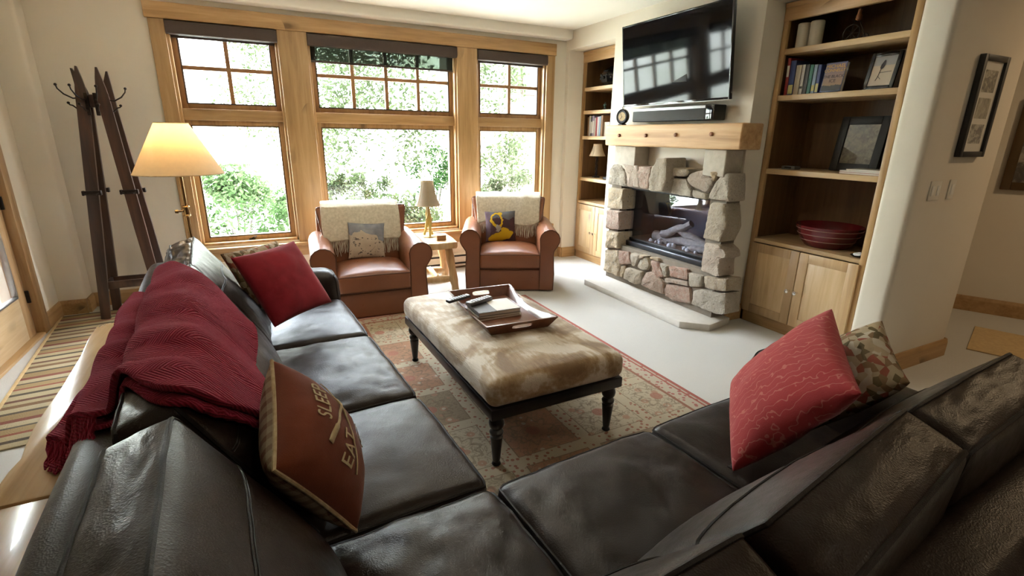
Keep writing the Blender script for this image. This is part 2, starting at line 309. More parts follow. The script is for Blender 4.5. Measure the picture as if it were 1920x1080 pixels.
def lathe(bm, prof, seg=24, c=(0, 0, 0), M=None):
    c = Vector(c); rings = []; vs = []
    for r, z in prof:
        if r < 1e-5: ring = [bm.verts.new(c + Vector((0, 0, z)))]
        else: ring = [bm.verts.new(c + Vector((r * math.cos(k * 2 * PI / seg), r * math.sin(k * 2 * PI / seg), z))) for k in range(seg)]
        rings.append(ring); vs += ring
    for A, B in zip(rings, rings[1:]):
        if len(A) == 1 and len(B) == 1: continue
        for k in range(seg):
            if len(A) == 1: bm.faces.new((A[0], B[(k + 1) % seg], B[k]))
            elif len(B) == 1: bm.faces.new((A[k], A[(k + 1) % seg], B[0]))
            else: bm.faces.new((A[k], A[(k + 1) % seg], B[(k + 1) % seg], B[k]))
    if M is not None: bmesh.ops.transform(bm, matrix=M, verts=vs)
    return vs
def prism(bm, poly, d, bev=0):
    """poly: list of 3D points, extruded by vector d"""
    d = Vector(d); a = [bm.verts.new(Vector(p)) for p in poly]; b = [bm.verts.new(Vector(p) + d) for p in poly]; n = len(a)
    fs = [bm.faces.new(a[::-1]), bm.faces.new(b)]
    for i in range(n): fs.append(bm.faces.new((a[i], a[(i + 1) % n], b[(i + 1) % n], b[i])))
    bmesh.ops.recalc_face_normals(bm, faces=fs)
    if bev:
        es = list({e for f in fs for e in f.edges}); bmesh.ops.bevel(bm, geom=es, offset=bev, segments=2, affect='EDGES', profile=.5)
def gridmesh(bm, nu, nv, fn):
    vs = [[bm.verts.new(fn(i / nu, j / nv)) for j in range(nv + 1)] for i in range(nu + 1)]
    for i in range(nu):
        for j in range(nv): bm.faces.new((vs[i][j], vs[i + 1][j], vs[i + 1][j + 1], vs[i][j + 1]))
    return vs
def finish(bm, name, mat, smooth=True, recalc=True):
    if recalc: bmesh.ops.recalc_face_normals(bm, faces=bm.faces)
    me = bpy.data.meshes.new(name); bm.to_mesh(me); bm.free()
    me.materials.append(MT[mat] if isinstance(mat, str) else mat)
    if smooth:
        me.polygons.foreach_set('use_smooth', [True] * len(me.polygons))
        try: me.set_sharp_from_angle(angle=R(38))
        except Exception: pass
    return me
def tagit(o, label=None, cat=None, group=None, kind=None):
    for k, v in (('label', label), ('category', cat), ('group', group), ('kind', kind)):
        if v: o[k] = v
    return o
def link(name, me, parent=None, loc=None):
    o = bpy.data.objects.new(name, me); C.objects.link(o)
    if parent is not None: o.parent = parent
    if loc is not None: o.location = loc
    return o
class Thing:
    def __init__(s, name, label=None, cat=None, loc=(0, 0, 0), rz=0.0, group=None, kind=None, mat4=None):
        s.o = bpy.data.objects.new(name, None); C.objects.link(s.o)
        s.m = mat4.copy() if mat4 is not None else Matrix.Translation(Vector(loc)) @ Matrix.Rotation(rz, 4, 'Z')
        s.o.matrix_world = s.m; s.inv = s.m.inverted(); s.o.empty_display_size = .05
        tagit(s.o, label, cat, group, kind)
    def part(s, name, bm, mat, parent=None, smooth=True, world=False, label=None, recalc=True, kind=None):
        if world: bmesh.ops.transform(bm, matrix=s.inv, verts=bm.verts)
        o = link(name, finish(bm, name, mat, smooth, recalc), parent if parent is not None else s.o)
        if label: o['label'] = label
        if kind: o['kind'] = kind
        return o
    def boxpart(s, name, lo, hi, mat, bev=.003, parent=None, world=False, M=None, label=None):
        bm = newbm(); box(bm, lo, hi, bev, 2, M); return s.part(name, bm, mat, parent, True, world, label)
def single(name, bm, mat, label, cat, loc=(0, 0, 0), rz=0, group=None, world=True, smooth=True, kind=None):
    m = Matrix.Translation(Vector(loc)) @ Matrix.Rotation(rz, 4, 'Z')
    if world: bmesh.ops.transform(bm, matrix=m.inverted(), verts=bm.verts)
    o = link(name, finish(bm, name, mat, smooth)); o.matrix_world = m; return tagit(o, label, cat, group, kind)
def struct(name, bm, mat, parent=None, smooth=True, label=None):
    o = link(name, finish(bm, name, mat, smooth), parent); o['kind'] = 'structure'
    if label: o['label'] = label
    return o
def sbox(name, lo, hi, mat, bev=0.0, parent=None, label=None):
    bm = newbm(); box(bm, lo, hi, bev, 3); return struct(name, bm, mat, parent, True, label)
def copy_thing(root, mat4, label=None, group=None):
    r = root.copy(); C.objects.link(r); r.matrix_world = mat4
    if label: r['label'] = label
    if group: r['group'] = group
    for ch in list(root.children):
        c = ch.copy(); C.objects.link(c); c.parent = r
        for g in ch.children:
            d = g.copy(); C.objects.link(d); d.parent = c
    return r
def text_bm(body, size, depth=.001, align='CENTER', spacing=1.0):
    cu = bpy.data.curves.new('txt', 'FONT'); cu.body = body; cu.size = size; cu.extrude = depth; cu.align_x = align; cu.align_y = 'CENTER'; cu.space_character = spacing
    o = bpy.data.objects.new('txt', cu); C.objects.link(o); bpy.context.view_layer.update()
    me = bpy.data.meshes.new_from_object(o.evaluated_get(bpy.context.evaluated_depsgraph_get()))
    bm = newbm(); bm.from_mesh(me); bpy.data.objects.remove(o); bpy.data.meshes.remove(me); bpy.data.curves.remove(cu); return bm

# --- soft cushions: a rounded box, crowned, wrinkled, mapped into place
def smooth01(t): t = max(0, min(1, t)); return t * t * (3 - 2 * t)
class Cushion:
    def __init__(s, size, r, place, bulge=(0,) * 6, wr=0.0, wsc=(4, 4, 4), seed=0, fold=0.0):
        s.size = Vector(size); s.h = s.size / 2; s.r = r; s.place = place; s.bu = bulge; s.wr = wr; s.wsc = Vector(wsc); s.sd = Vector((seed * 3.17, seed * 7.3, seed * 1.9)); s.fold = fold
    def at(s, p, out=0.0):
        h, r = s.h, s.r
        q = Vector((p[0] * h.x, p[1] * h.y, p[2] * h.z)); inner = Vector([max(-(h[i] - r), min(h[i] - r, q[i])) for i in range(3)])
        d = q - inner
        if d.length > 1e-9: nrm = d.normalized(); q = inner + nrm * (r + out)
        else: nrm = Vector((0, 0, 1))
        a = [max(-1, min(1, q[i] / h[i])) for i in range(3)]
        e = [max(0, 1 - t * t) for t in a]
        q.x += s.bu[1] * e[1] ** .6 * e[2] ** .6 * max(0, a[0]) - s.bu[0] * e[1] ** .6 * e[2] ** .6 * max(0, -a[0])
        q.y += s.bu[3] * e[0] ** .6 * e[2] ** .6 * max(0, a[1]) - s.bu[2] * e[0] ** .6 * e[2] ** .6 * max(0, -a[1])
        q.z += s.bu[5] * e[0] ** .6 * e[1] ** .6 * max(0, a[2]) - s.bu[4] * e[0] ** .6 * e[1] ** .6 * max(0, -a[2])
        if s.wr:
            u = Vector((q.x * s.wsc.x, q.y * s.wsc.y, q.z * s.wsc.z)) + s.sd
            k = noise.noise(u) + .5 * noise.noise(u * 2.1) + .55 * (.35 - abs(noise.noise(Vector((u.x * 3.1 + 5, u.y * 3.1 + 1, u.z * 1.3))))) 
            m = .35 + .65 * min(1, 3 * min(e[0] + .02, 1) * min(e[1] + .02, 1) + 2 * e[2] * .3)
            q += nrm * (k * s.wr * m)
        return s.place(q)
    def mesh(s, n=22):
        bm = newbm(); cache = {}
        g = [math.tanh(1.5 * (2 * i / n - 1)) / math.tanh(1.5) for i in range(n + 1)]
        def vert(p):
            k = tuple(round(c, 5) for c in p)
            if k not in cache: cache[k] = bm.verts.new(s.at(p))
            return cache[k]
        for ax in range(3):
            for sg in (-1, 1):
                for i in range(n):
                    for j in range(n):
                        q = []
                        for (ii, jj) in ((i, j), (i + 1, j), (i + 1, j + 1), (i, j + 1)):
                            p = [0, 0, 0]; p[ax] = sg; p[(ax + 1) % 3] = g[ii]; p[(ax + 2) % 3] = g[jj]; q.append(vert(p))
                        if len(set(q)) == 4:
                            try: bm.faces.new(q)
                            except ValueError: pass
        return bm
    def loop(s, fixed, n=26):
        """closed seam where axis `fixed[0]` sits at fixed[1]"""
        ax, val = fixed; a, b = (ax + 1) % 3, (ax + 2) % 3; pts = []
        g = [-1 + 2 * i / n for i in range(n)]
        for (fa, fv, va, sg) in ((b, -1, a, 1), (a, 1, b, 1), (b, 1, a, -1), (a, -1, b, -1)):
            for t in g:
                p = [0, 0, 0]; p[ax] = val; p[fa] = fv; p[va] = t * sg; pts.append(s.at(p, .001))
        return pts
    def line(s, pf, n=24): return [s.at(pf(i / n), .0015) for i in range(n + 1)]
def hexmap(c000, c100, c010, c110, c001, c101, c011, c111, size):
    cs = [Vector(c) for c in (c000, c100, c010, c110, c001, c101, c011, c111)]; hx, hy, hz = [t / 2 for t in size]
    def f(q):
        x, y, z = (q.x / hx + 1) / 2, (q.y / hy + 1) / 2, (q.z / hz + 1) / 2
        a = cs[0].lerp(cs[1], x).lerp(cs[2].lerp(cs[3], x), y); b = cs[4].lerp(cs[5], x).lerp(cs[6].lerp(cs[7], x), y)
        return a.lerp(b, z)
    return f
def pillow_bm(sx, sy, t, pinch=.07, n=24, seed=0, wr=.006, half=0):
    """half: 0 whole, 1 front face, -1 back face (local z)"""
    bm = newbm(); cache = {}
    def P(a, b, sg):
        x = a * sx / 2 * (1 - pinch * (1 - b * b)); y = b * sy / 2 * (1 - pinch * (1 - a * a))
        e = max(0, (1 - a * a)) * max(0, (1 - b * b)); z = sg * t / 2 * e ** .42
        if e > 0: z += sg * wr * (noise.noise(V(x * 9 + seed, y * 9, sg)) + .7 * noise.noise(V(x * 22, y * 22 + seed, sg))) * min(1, e * 4)
        return V(x, y, z)
    g = [math.sin(PI / 2 * (2 * i / n - 1)) for i in range(n + 1)]
    def vert(i, j, sg):
        edge = i in (0, n) or j in (0, n); k = (i, j, 0 if edge else sg)
        if k not in cache: cache[k] = bm.verts.new(P(g[i], g[j], 0 if edge else sg))
        return cache[k]
    for sg in ((1, -1) if half == 0 else (half,)):
        for i in range(n):
            for j in range(n): bm.faces.new((vert(i, j, sg), vert(i + 1, j, sg), vert(i + 1, j + 1, sg), vert(i, j + 1, sg)))
    return bm, P
def pillow_rim(sx, sy, pinch=.07, n=14):
    pts = []
    for (ca, cb, da, db) in ((-1, -1, 1, 0), (1, -1, 0, 1), (1, 1, -1, 0), (-1, 1, 0, -1)):
        for i in range(n):
            a, b = ca + da * 2 * i / n, cb + db * 2 * i / n
            pts.append(V(a * sx / 2 * (1 - pinch * (1 - b * b)), b * sy / 2 * (1 - pinch * (1 - a * a)), 0))
    return pts
def frame3(c, xa, up):
    xa, up = Vector(xa).normalized(), Vector(up); up = (up - xa * up.dot(xa)).normalized(); n = xa.cross(up)
    return Matrix(((xa.x, up.x, n.x, c[0]), (xa.y, up.y, n.y, c[1]), (xa.z, up.z, n.z, c[2]), (0, 0, 0, 1)))

# ================================================================== ROOM SHELL
YW, XF, XB, ZC = 5.85, 3.71, 3.94, 2.87
sbox('floor', (-2.2, -7.2, -.2), (8.6, 6.05, 0), 'carpet', label='pale beige cut-pile carpet')
sbox('ceiling', (-2.2, -7.2, ZC), (8.6, 6.05, ZC + .15), 'ceiling', label='off-white plaster ceiling')
OP = [(-.57, .37), (.62, 2.235), (2.465, 3.43)]; Z0, Z1 = .50, 2.58
bm = newbm()
box(bm, (-1.54, YW, -.1), (OP[0][0], YW + .2, ZC)); box(bm, (OP[0][1], YW, Z0), (OP[1][0], YW + .2, Z1)); box(bm, (OP[1][1], YW, Z0), (OP[2][0], YW + .2, Z1))
box(bm, (OP[2][1], YW, -.1), (4.8, YW + .2, ZC)); box(bm, (OP[0][0], YW, -.1), (OP[2][1], YW + .2, Z0)); box(bm, (OP[0][0], YW, Z1), (OP[2][1], YW + .2, ZC))
struct('wall_back', bm, 'plaster', label='cream plaster wall around the windows')
sbox('wall_back_jog', (-2.0, 5.66, -.1), (-1.52, 6.05, ZC), 'plaster', .03, label='cream plaster return beside the door')
sbox('trim_soffit', (-1.6, 5.70, 2.765), (XF, YW + .1, ZC + .02), 'ceiling', .02, label='boxed plaster soffit over the windows')
DY0, DY1, DZ = 4.15, 5.17, 2.12        # door opening in the left wall
bm = newbm()
box(bm, (-1.92, DY1, -.1), (-1.72, 5.7, ZC)); box(bm, (-1.92, -7.2, -.1), (-1.72, DY0, ZC)); box(bm, (-1.92, DY0, DZ), (-1.72, DY1, ZC))
struct('wall_left', bm, 'plaster', label='cream plaster wall with the glazed door')
# fireplace wall: chimney breast pierced by the firebox, two niches, the stub by the hall
bm = newbm()
FY0, FY1, FZ0, FZ1 = 3.10, 4.42, .44, 1.14
box(bm, (XF, 2.985, -.1), (4.44, FY0, ZC)); box(bm, (XF, FY1, -.1), (4.44, 4.86, ZC)); box(bm, (XF, FY0, -.1), (4.44, FY1, FZ0)); box(bm, (XF, FY0, FZ1), (4.44, FY1, ZC))
box(bm, (XF, 4.86, 2.655), (4.44, 5.78, ZC)); box(bm, (XF, 1.88, 2.655), (4.44, 2.985, ZC)); box(bm, (4.435, 4.86, -.1), (4.5, 5.85, ZC)); box(bm, (4.435, 1.99, -.1), (4.5, 2.99, ZC)); box(bm, (XF, 5.78, -.1), (4.5, YW, ZC))
bmesh.ops.remove_doubles(bm, verts=bm.verts, dist=1e-5)
struct('wall_right', bm, 'plaster', label='cream plaster chimney breast and niches')
bm = newbm(); box(bm, (XF, 1.70, -.1), (4.71, 1.893, ZC + .02), .035, 4); struct('wall_stub', bm, 'plaster', label='cream plaster wall end with rounded corner beside the hall')
sbox('wall_niche_filler', (XB, 1.88, -.1), (4.6, 1.991, ZC), 'plaster'); sbox('wall_hall_inner', (4.5, 1.99, -.1), (4.71, 6.05, ZC), 'plaster')
bm = newbm(); prism(bm, [V(5.0, 4.85, -.1), V(7.8, -1.23, -.1), V(8.0, -1.14, -.1), V(5.2, 4.94, -.1)], (0, 0, ZC + .1)); struct('wall_hall', bm, 'plaster', label='warm tan hall wall')
sbox('wall_rear', (-2.0, -7.2, -.1), (8.6, -7.0, ZC), 'door_wood'); sbox('wall_far_right', (8.4, -7.2, -.1), (8.6, 6.05, ZC), 'door_wood'); sbox('wall_hall_end', (4.6, 4.8, -.1), (5.4, 5.0, ZC), 'plaster')
# ---- timber trim round the windows
yf, yb = 5.825, 5.856
def trim(i, lo, hi, ax, lab): sbox('trim_%d' % i, lo, hi, 'alder_' + ax, .004, label=lab)
trim(1, (-.70, yf - .012, Z1), (3.545, yb, 2.715), 'x', 'long knotty alder header board over the three windows')
trim(2, (-.68, yf, Z0 - .06), (OP[0][0] + .012, yb, Z1), 'z', 'knotty alder casing left of the windows')
trim(3, (OP[0][1] - .012, yf, Z0 - .06), (OP[1][0] + .012, yb, Z1), 'z', 'wide knotty alder mullion board between left and middle windows')
trim(4, (OP[1][1] - .012, yf, Z0 - .06), (OP[2][0] + .012, yb, Z1), 'z', 'wide knotty alder mullion board between middle and right windows')
trim(5, (OP[2][1] - .012, yf, Z0 - .06), (3.535, yb, Z1), 'z', 'knotty alder casing right of the windows')
trim(6, (-.72, yf - .05, Z0 - .055), (3.57, yb + .05, Z0 - .02), 'x', 'alder window stool running under all windows')
trim(7, (-.70, yf, Z0 - .17), (3.55, yb, Z0 - .055), 'x', 'alder apron board below the window stool')
# ---- windows
yg = 5.955
def window(i, x0, x1, cols, lab):
    T = Thing('window_%d' % i, lab, None, ((x0 + x1) / 2, yg, Z0), kind='structure')
    bm = newbm(); d0, d1 = 5.857, 6.04
    for lo, hi in (((x0 - .005, d0, Z0), (x0 + .035, d1, Z1)), ((x1 - .035, d0, Z0), (x1 + .005, d1, Z1)), ((x0, d0, Z1 - .03), (x1, d1, Z1 + .005)), ((x0, d0, Z0 - .03), (x1, d1, Z0 + .025))): box(bm, lo, hi, .002)
    T.part('frame', bm, 'alder_z', world=True)
    T.boxpart('rail', (x0 + .03, 5.885, 1.725), (x1 - .03, 6.02, 1.83), 'alder_x', .006, world=True)
    def sash(z0, z1, nm, cols, rows, m):
        bm = newbm(); a, b = x0 + .035, x1 - .035; w_ = .052; y0, y1 = yg - .028, yg + .028
        for lo, hi in (((a, y0, z0), (a + w_, y1, z1)), ((b - w_, y0, z0), (b, y1, z1)), ((a + w_, y0, z1 - w_), (b - w_, y1, z1)), ((a + w_, y0, z0), (b - w_, y1, z0 + w_))): box(bm, lo, hi, .004)
        so_ = T.part(nm, bm, m, world=True)
        bm = newbm()
        for lo, hi in (((a + w_ - .008, y0 - .002, z0 + w_ - .008), (a + w_ + .004, y1, z1 - w_ + .008)), ((b - w_ - .004, y0 - .002, z0 + w_ - .008), (b - w_ + .008, y1, z1 - w_ + .008)), ((a + w_, y0 - .002, z1 - w_ - .004), (b - w_, y1, z1 - w_ + .008)), ((a + w_, y0 - .002, z0 + w_ - .008), (b - w_, y1, z0 + w_ + .004))): box(bm, lo, hi)
        T.part('glazing_bead', bm, 'old_brass' if rows == 1 else 'shade_cassette', so_, world=True)
        ga, gb, gz0, gz1 = a + w_, b - w_, z0 + w_, z1 - w_
        for k in range(1, cols):
            x = ga + (gb - ga) * k / cols; T.boxpart('muntin', (x - .019, y0 + .004, gz0), (x + .019, y1 - .004, gz1), 'alder_sash_z', .003, so_, world=True)
        for k in range(1, rows):
            z = gz0 + (gz1 - gz0) * k / rows; T.boxpart('muntin', (ga, y0 + .006, z - .018), (gb, y1 - .006, z + .018), 'alder_sash_x', .003, so_, world=True)
        for k in range(cols):
            for l in range(rows):
                T.boxpart('pane', (ga + (gb - ga) * k / cols, yg - .002, gz0 + (gz1 - gz0) * l / rows), (ga + (gb - ga) * (k + 1) / cols, yg + .002, gz0 + (gz1 - gz0) * (l + 1) / rows), 'window_glass', 0, so_, world=True)
    sash(1.83, 2.565, 'upper_sash', cols, 2, 'alder_sash_z'); sash(Z0 + .025, 1.725, 'lower_sash', 1, 1, 'alder_z')
    bm = newbm(); xm = (x0 + x1) / 2; box(bm, (xm - .03, yg - .045, Z0 + .026), (xm + .03, yg - .028, Z0 + .04), .002); tube(bm, [(xm, yg - .04, Z0 + .04), (xm + .02, yg - .05, Z0 + .055), (xm + .045, yg - .05, Z0 + .06)], .005)
    T.part('crank', bm, 'hinge_black', world=True)
window(1, *OP[0], 2, 'left wooden window with two by two panes above'); window(2, *OP[1], 4, 'wide middle wooden window with four by two panes above'); window(3, *OP[2], 2, 'right wooden window with two by two panes above')
for (x0, x1), drop, nm in ((OP[0], .0, 'left window'), (OP[1], .14, 'wide middle window, drawn down a little'), (OP[2], .0, 'right window')):
    T = Thing('roller_shade', 'dark brown roller shade on the ' + nm, 'roller shade', ((x0 + x1) / 2, 5.87, 2.46), group='roller shades over the windows')
    bm = newbm(); pr = [V(x0 + .014, 5.835, 2.578), V(x0 + .014, 5.80, 2.565), V(x0 + .014, 5.795, 2.49), V(x0 + .014, 5.81, 2.463), V(x0 + .014, 5.90, 2.463), V(x0 + .014, 5.90, 2.578)]
    prism(bm, pr, (x1 - x0 - .028, 0, 0)); T.part('cassette', bm, 'shade_cassette', world=True)
    if drop: T.boxpart('fabric', (x0 + .04, 5.888, 2.33), (x1 - .04, 5.8895, 2.464), 'screen_mesh', 0, world=True)
    z = 2.33 if drop else 2.455
    T.boxpart('hem_bar', (x0 + .04, 5.881, z - .016), (x1 - .04, 5.896, z + .006), 'shade_cassette', .003, world=True)
# ---- baseboards
def base(side, pts, h=.135, t=.02, mat='alder_x'):
    bm = newbm()
    for (a, b) in zip(pts, pts[1:]):
        a, b = Vector((*a, 0)), Vector((*b, 0)); d = (b - a).normalized(); nn = Vector((d.y, -d.x, 0))
        prism(bm, [a - d * .0, a + nn * t, a + nn * t + V(0, 0, h - .03), a + nn * t * .6 + V(0, 0, h), a + V(0, 0, h)], (b - a) + d * .0, 0)
    struct('baseboard_' + side, bm, mat, smooth=False, label='stained alder baseboard')
base('back', [(-1.52, 5.66 + .19), (XF, YW)]); base('left', [(-1.72, 5.285), (-1.72, 5.66), (-1.52, 5.66), (-1.52, YW)], mat='alder_y')
base('right', [(XF, YW), (XF, 5.78), (XB, 5.78)], .135); base('chimney', [(4.0, 2.985), (XF, 2.985), (XF, 3.05)][::-1], .14, mat='alder_y')
base('stub', [(XF, 1.885), (XF, 1.70), (4.71, 1.70), (4.71, 1.99)], .14)
base('hall', [(5.0, 4.85), (7.8, -1.23)], .15)
# ---- glazed door, left wall
T = Thing('door_1', 'knotty pine glazed door in the left wall with black hinges', None, (-1.78, (DY0 + DY1) / 2, 0), kind='structure')
T.boxpart('stile', (-1.80, DY1 - .155, .015), (-1.755, DY1 - .02, DZ - .02), 'door_wood', .004, world=True); T.boxpart('stile', (-1.80, DY0 + .02, .015), (-1.755, DY0 + .155, DZ - .02), 'door_wood', .004, world=True)
T.boxpart('rail', (-1.80, DY0 + .155, .015), (-1.755, DY1 - .155, .36), 'pale_alder_y', .004, world=True); T.boxpart('rail', (-1.80, DY0 + .155, DZ - .15), (-1.755, DY1 - .155, DZ - .02), 'door_wood', .004, world=True)
T.boxpart('pane', (-1.781, DY0 + .155, .36), (-1.775, DY1 - .155, DZ - .15), 'window_glass', 0, world=True)
bm = newbm(); a, b = DY0 + .155, DY1 - .155
for lo, hi in (((-1.788, a, .36), (-1.75, a + .015, DZ - .15)), ((-1.788, b - .015, .36), (-1.75, b, DZ - .15)), ((-1.788, a, .36), (-1.75, b, .375)), ((-1.788, a, DZ - .165), (-1.75, b, DZ - .15))): box(bm, lo, hi, .003)
T.part('glazing_bead', bm, 'brushed_metal', world=True)
for z in (.33, 1.08, 1.8): T.boxpart('hinge', (-1.762, DY1 - .03, z - .05), (-1.735, DY1 - .005, z + .05), 'hinge_black', .004, world=True)
bm = newbm(); box(bm, (-1.76, DY1 - .01, 0), (-1.695, DY1 + .105, DZ + .1), .006); box(bm, (-1.76, DY0 - .105, 0), (-1.695, DY0 + .01, DZ + .1), .006); box(bm, (-1.76, DY0, DZ), (-1.695, DY1, DZ + .1), .006)
struct('trim_8', bm, 'door_wood', label='pine door casing'); sbox('trim_9', (-1.92, DY0, -.01), (-1.70, DY1, .02), 'alder_y', .004, label='wooden door threshold')
# ---- warm fill lamps added at the ceiling, out of view
for k, (x, y, cw, ccol) in enumerate(FILL_LIGHTS):
    T = Thing('fill_light', 'unseen ceiling lamp added as downlight ' + ('behind the near sofa on the left', 'behind the near sofa on the right', 'in the hall', 'above the ottoman')[k], 'fill light', (x, y, ZC), group='added fill lamps overhead')
    bm = newbm(); lathe(bm, [(.075, -.004), (.098, -.006), (.10, 0), (.075, 0), (.075, -.004)], 28); T.part('trim_ring', bm, 'white_paint')
    l = bpy.data.lights.new('fill', 'AREA'); l.shape = 'DISK'; l.size = .14; l.energy = cw; l.color = ccol
    o = bpy.data.objects.new('fill', l); C.objects.link(o); o.parent = T.o; o.location = (0, 0, -.008)

# ================================================================== BUILT-IN BOOKCASES
def bookcase(y0, y1, shelves, counter, label):
    T = Thing('bookcase', label, 'bookcase', (XB, (y0 + y1) / 2, 0)); xb = 4.43; w_ = .045; g = .004
    y0 += g; y1 -= g; top = 2.65
    bm = newbm()
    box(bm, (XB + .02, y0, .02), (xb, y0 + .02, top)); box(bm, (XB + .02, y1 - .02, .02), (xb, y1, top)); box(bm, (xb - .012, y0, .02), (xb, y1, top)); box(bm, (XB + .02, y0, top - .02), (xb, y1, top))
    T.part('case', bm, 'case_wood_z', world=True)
    bm = newbm()
    box(bm, (XB - .012, y0, .0), (XB + .02, y0 + w_, top), .003); box(bm, (XB - .012, y1 - w_, .0), (XB + .02, y1, top), .003)
    T.part('face_frame', bm, 'alder_z', world=True)
    bm = newbm(); box(bm, (XB - .015, y0, top - .13), (XB + .02, y1, top), .003); box(bm, (XB - .024, y0, top - .035), (XB + .0, y1, top), .008); T.part('head_rail', bm, 'alder_y', world=True)
    T.boxpart('counter', (XB - .012, y0 + .02, counter - .035), (xb - .012, y1 - .02, counter), 'pale_alder_y', .004, world=True)
    for z in shelves: T.boxpart('shelf', (XB - .004, y0 + .022, z - .042), (xb - .014, y1 - .022, z), 'pale_alder_y', .004, world=True)
    T.boxpart('toe_kick', (XB - .012, y0, 0), (XB + .02, y1, .10), 'alder_y', .003, world=True)
    ym = (y0 + y1) / 2
    for (a, b, ky) in ((ym + .003, y1 - w_ + .012, ym + .035), (y0 + w_ - .012, ym - .003, ym - .035)):
        z0, z1 = .105, counter - .04; s_ = .075; bm = newbm(); xf, xk = XB - .032, XB - .012
        for lo, hi in (((xf, a, z0), (xk, a + s_, z1)), ((xf, b - s_, z0), (xk, b, z1)), ((xf, a + s_, z1 - s_), (xk, b - s_, z1)), ((xf, a + s_, z0), (xk, b - s_, z0 + s_))): box(bm, lo, hi, .003)
        d = T.part('door', bm, 'door_stile', world=True)
        T.boxpart('panel', (xf + .008, a + s_ - .005, z0 + s_ - .005), (xk, b - s_ + .005, z1 - s_ + .005), 'pale_alder_z', .002, d, world=True)
        bm = newbm(); lathe(bm, [(.009, 0), (.007, .014), (.012, .02), (.018, .028), (.016, .038), (0, .042)], 16, M=Matrix.Translation(V(xf, ky, .40)) @ Matrix.Rotation(-PI / 2, 4, 'Y')); T.part('knob', bm, 'chrome', d, world=True)
    return T
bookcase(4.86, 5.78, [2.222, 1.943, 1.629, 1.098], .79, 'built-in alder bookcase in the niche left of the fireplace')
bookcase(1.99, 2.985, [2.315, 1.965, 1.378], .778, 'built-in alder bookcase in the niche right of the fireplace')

# ---- books
def book(yc, z, th, h, dep, cov, label, group=None, xf=3.985, lean=0.0, band=None):
    T = Thing('book', label, 'book', (xf, yc, z), 0, group, mat4=Matrix.Translation(V(xf, yc, z)) @ Matrix.Rotation(lean, 4, 'X'))
    bm = newbm(); t = .0025; box(bm, (0, -th / 2, 0), (.004, th / 2, h), .001); box(bm, (0, -th / 2, 0), (dep, -th / 2 + t, h), .0008); box(bm, (0, th / 2 - t, 0), (dep, th / 2, h), .0008)
    T.part('cover', bm, cov); T.boxpart('pages', (.004, -th / 2 + t, .004), (dep - .005, th / 2 - t, h - .004), 'paper', 0)
    if band: T.boxpart('title_band', (-.0008, -th / 2 * .85, h * band[0]), (.002, th / 2 * .85, h * band[1]), band[2], 0)
RB = [(.024, .285, 'cover_0', 'thin tall red hardback at the left end of the upper right bookcase row', (.5, .8, 'paper'), -.06),
      (.046, .262, 'cover_1', 'dark blue hardback beside the thin red book', (.04, .3, 'cover_9'), -.03),
      (.046, .222, 'cover_2', 'thick tan hardback beside the dark blue book', None, 0),
      (.026, .222, 'cover_3', 'pale grey hardback right of the tan book', (.2, .28, 'cover_4'), 0),
      (.032, .220, 'cover_4', 'black hardback right of the pale grey book', None, 0),
      (.030, .215, 'cover_5', 'dark hardback with a green spine patch in the upper right bookcase', (.55, .8, 'cover_5'), 0),
      (.028, .212, 'cover_6', 'light blue hardback near the face-out thriller', (.1, .3, 'cover_9'), 0),
      (.026, .208, 'cover_1', 'blue hardback directly left of the face-out thriller', (.05, .35, 'cover_9'), 0)]
y = 2.925
for th, h, cv, lab, band, lean in RB:
    y -= th / 2 + .002; book(y, 1.966, th, h, .16, cv, lab, 'novels in the right bookcase', 3.985, lean * .4, band); y -= th / 2 + .002
# face-out thriller
T = Thing('book', 'face-out thriller paperback with orange title lettering on the right bookcase', 'book', (3.975, 2.515, 1.966), mat4=Matrix.Translation(V(3.975, 2.535, 1.972)) @ Matrix.Rotation(R(9), 4, 'Y'))
bm = newbm(); box(bm, (0, -.078, 0), (.003, .078, .21), .001); box(bm, (.03, -.078, 0), (.033, .078, .21), .001); box(bm, (0, .075, 0), (.033, .078, .21), .001)
cv = T.part('cover', bm, 'cover_1'); T.boxpart('pages', (.003, -.076, .003), (.03, .075, .207), 'paper', 0)
n = N('thriller_art'); x, y_, z = n.sep(n.co()); n.set(n.mix(n.math('LESS_THAN', z, n.math('MULTIPLY_ADD', n.noise(n.co(), 40, 2), .03, .03)), n.mix(n.math('MULTIPLY', z, 4.6, clamp=True), (.36, .22, .09), (.14, .12, .2)), (.03, .03, .03)), .35); MT['thriller_art'] = n.m
T.boxpart('cover_art', (-.0012, -.074, .004), (0, .073, .205), 'thriller_art', 0, cv)
def cover_text(tx, z, size, mat, depth=.0006):
    bm = text_bm(tx, size, depth); M_ = Matrix.Translation(V(-.002, -.0, z)) @ Matrix(((0, 0, -1, 0), (-1, 0, 0, 0), (0, 1, 0, 0), (0, 0, 0, 1)))
    bmesh.ops.transform(bm, matrix=M_, verts=bm.verts); T.part('lettering', bm, mat, cv, smooth=False)
n = N('gold_ink'); n.set((.62, .36, .06), .4); MT['gold_ink'] = n.m; n = N('dark_ink'); n.set((.03, .02, .02), .5); MT['dark_ink'] = n.m
cover_text('MICHAEL', .182, .036, 'gold_ink'); cover_text('CONNELLY', .152, .031, 'gold_ink'); cover_text('THE BLACK', .108, .03, 'dark_ink'); cover_text('ICE', .076, .034, 'dark_ink')
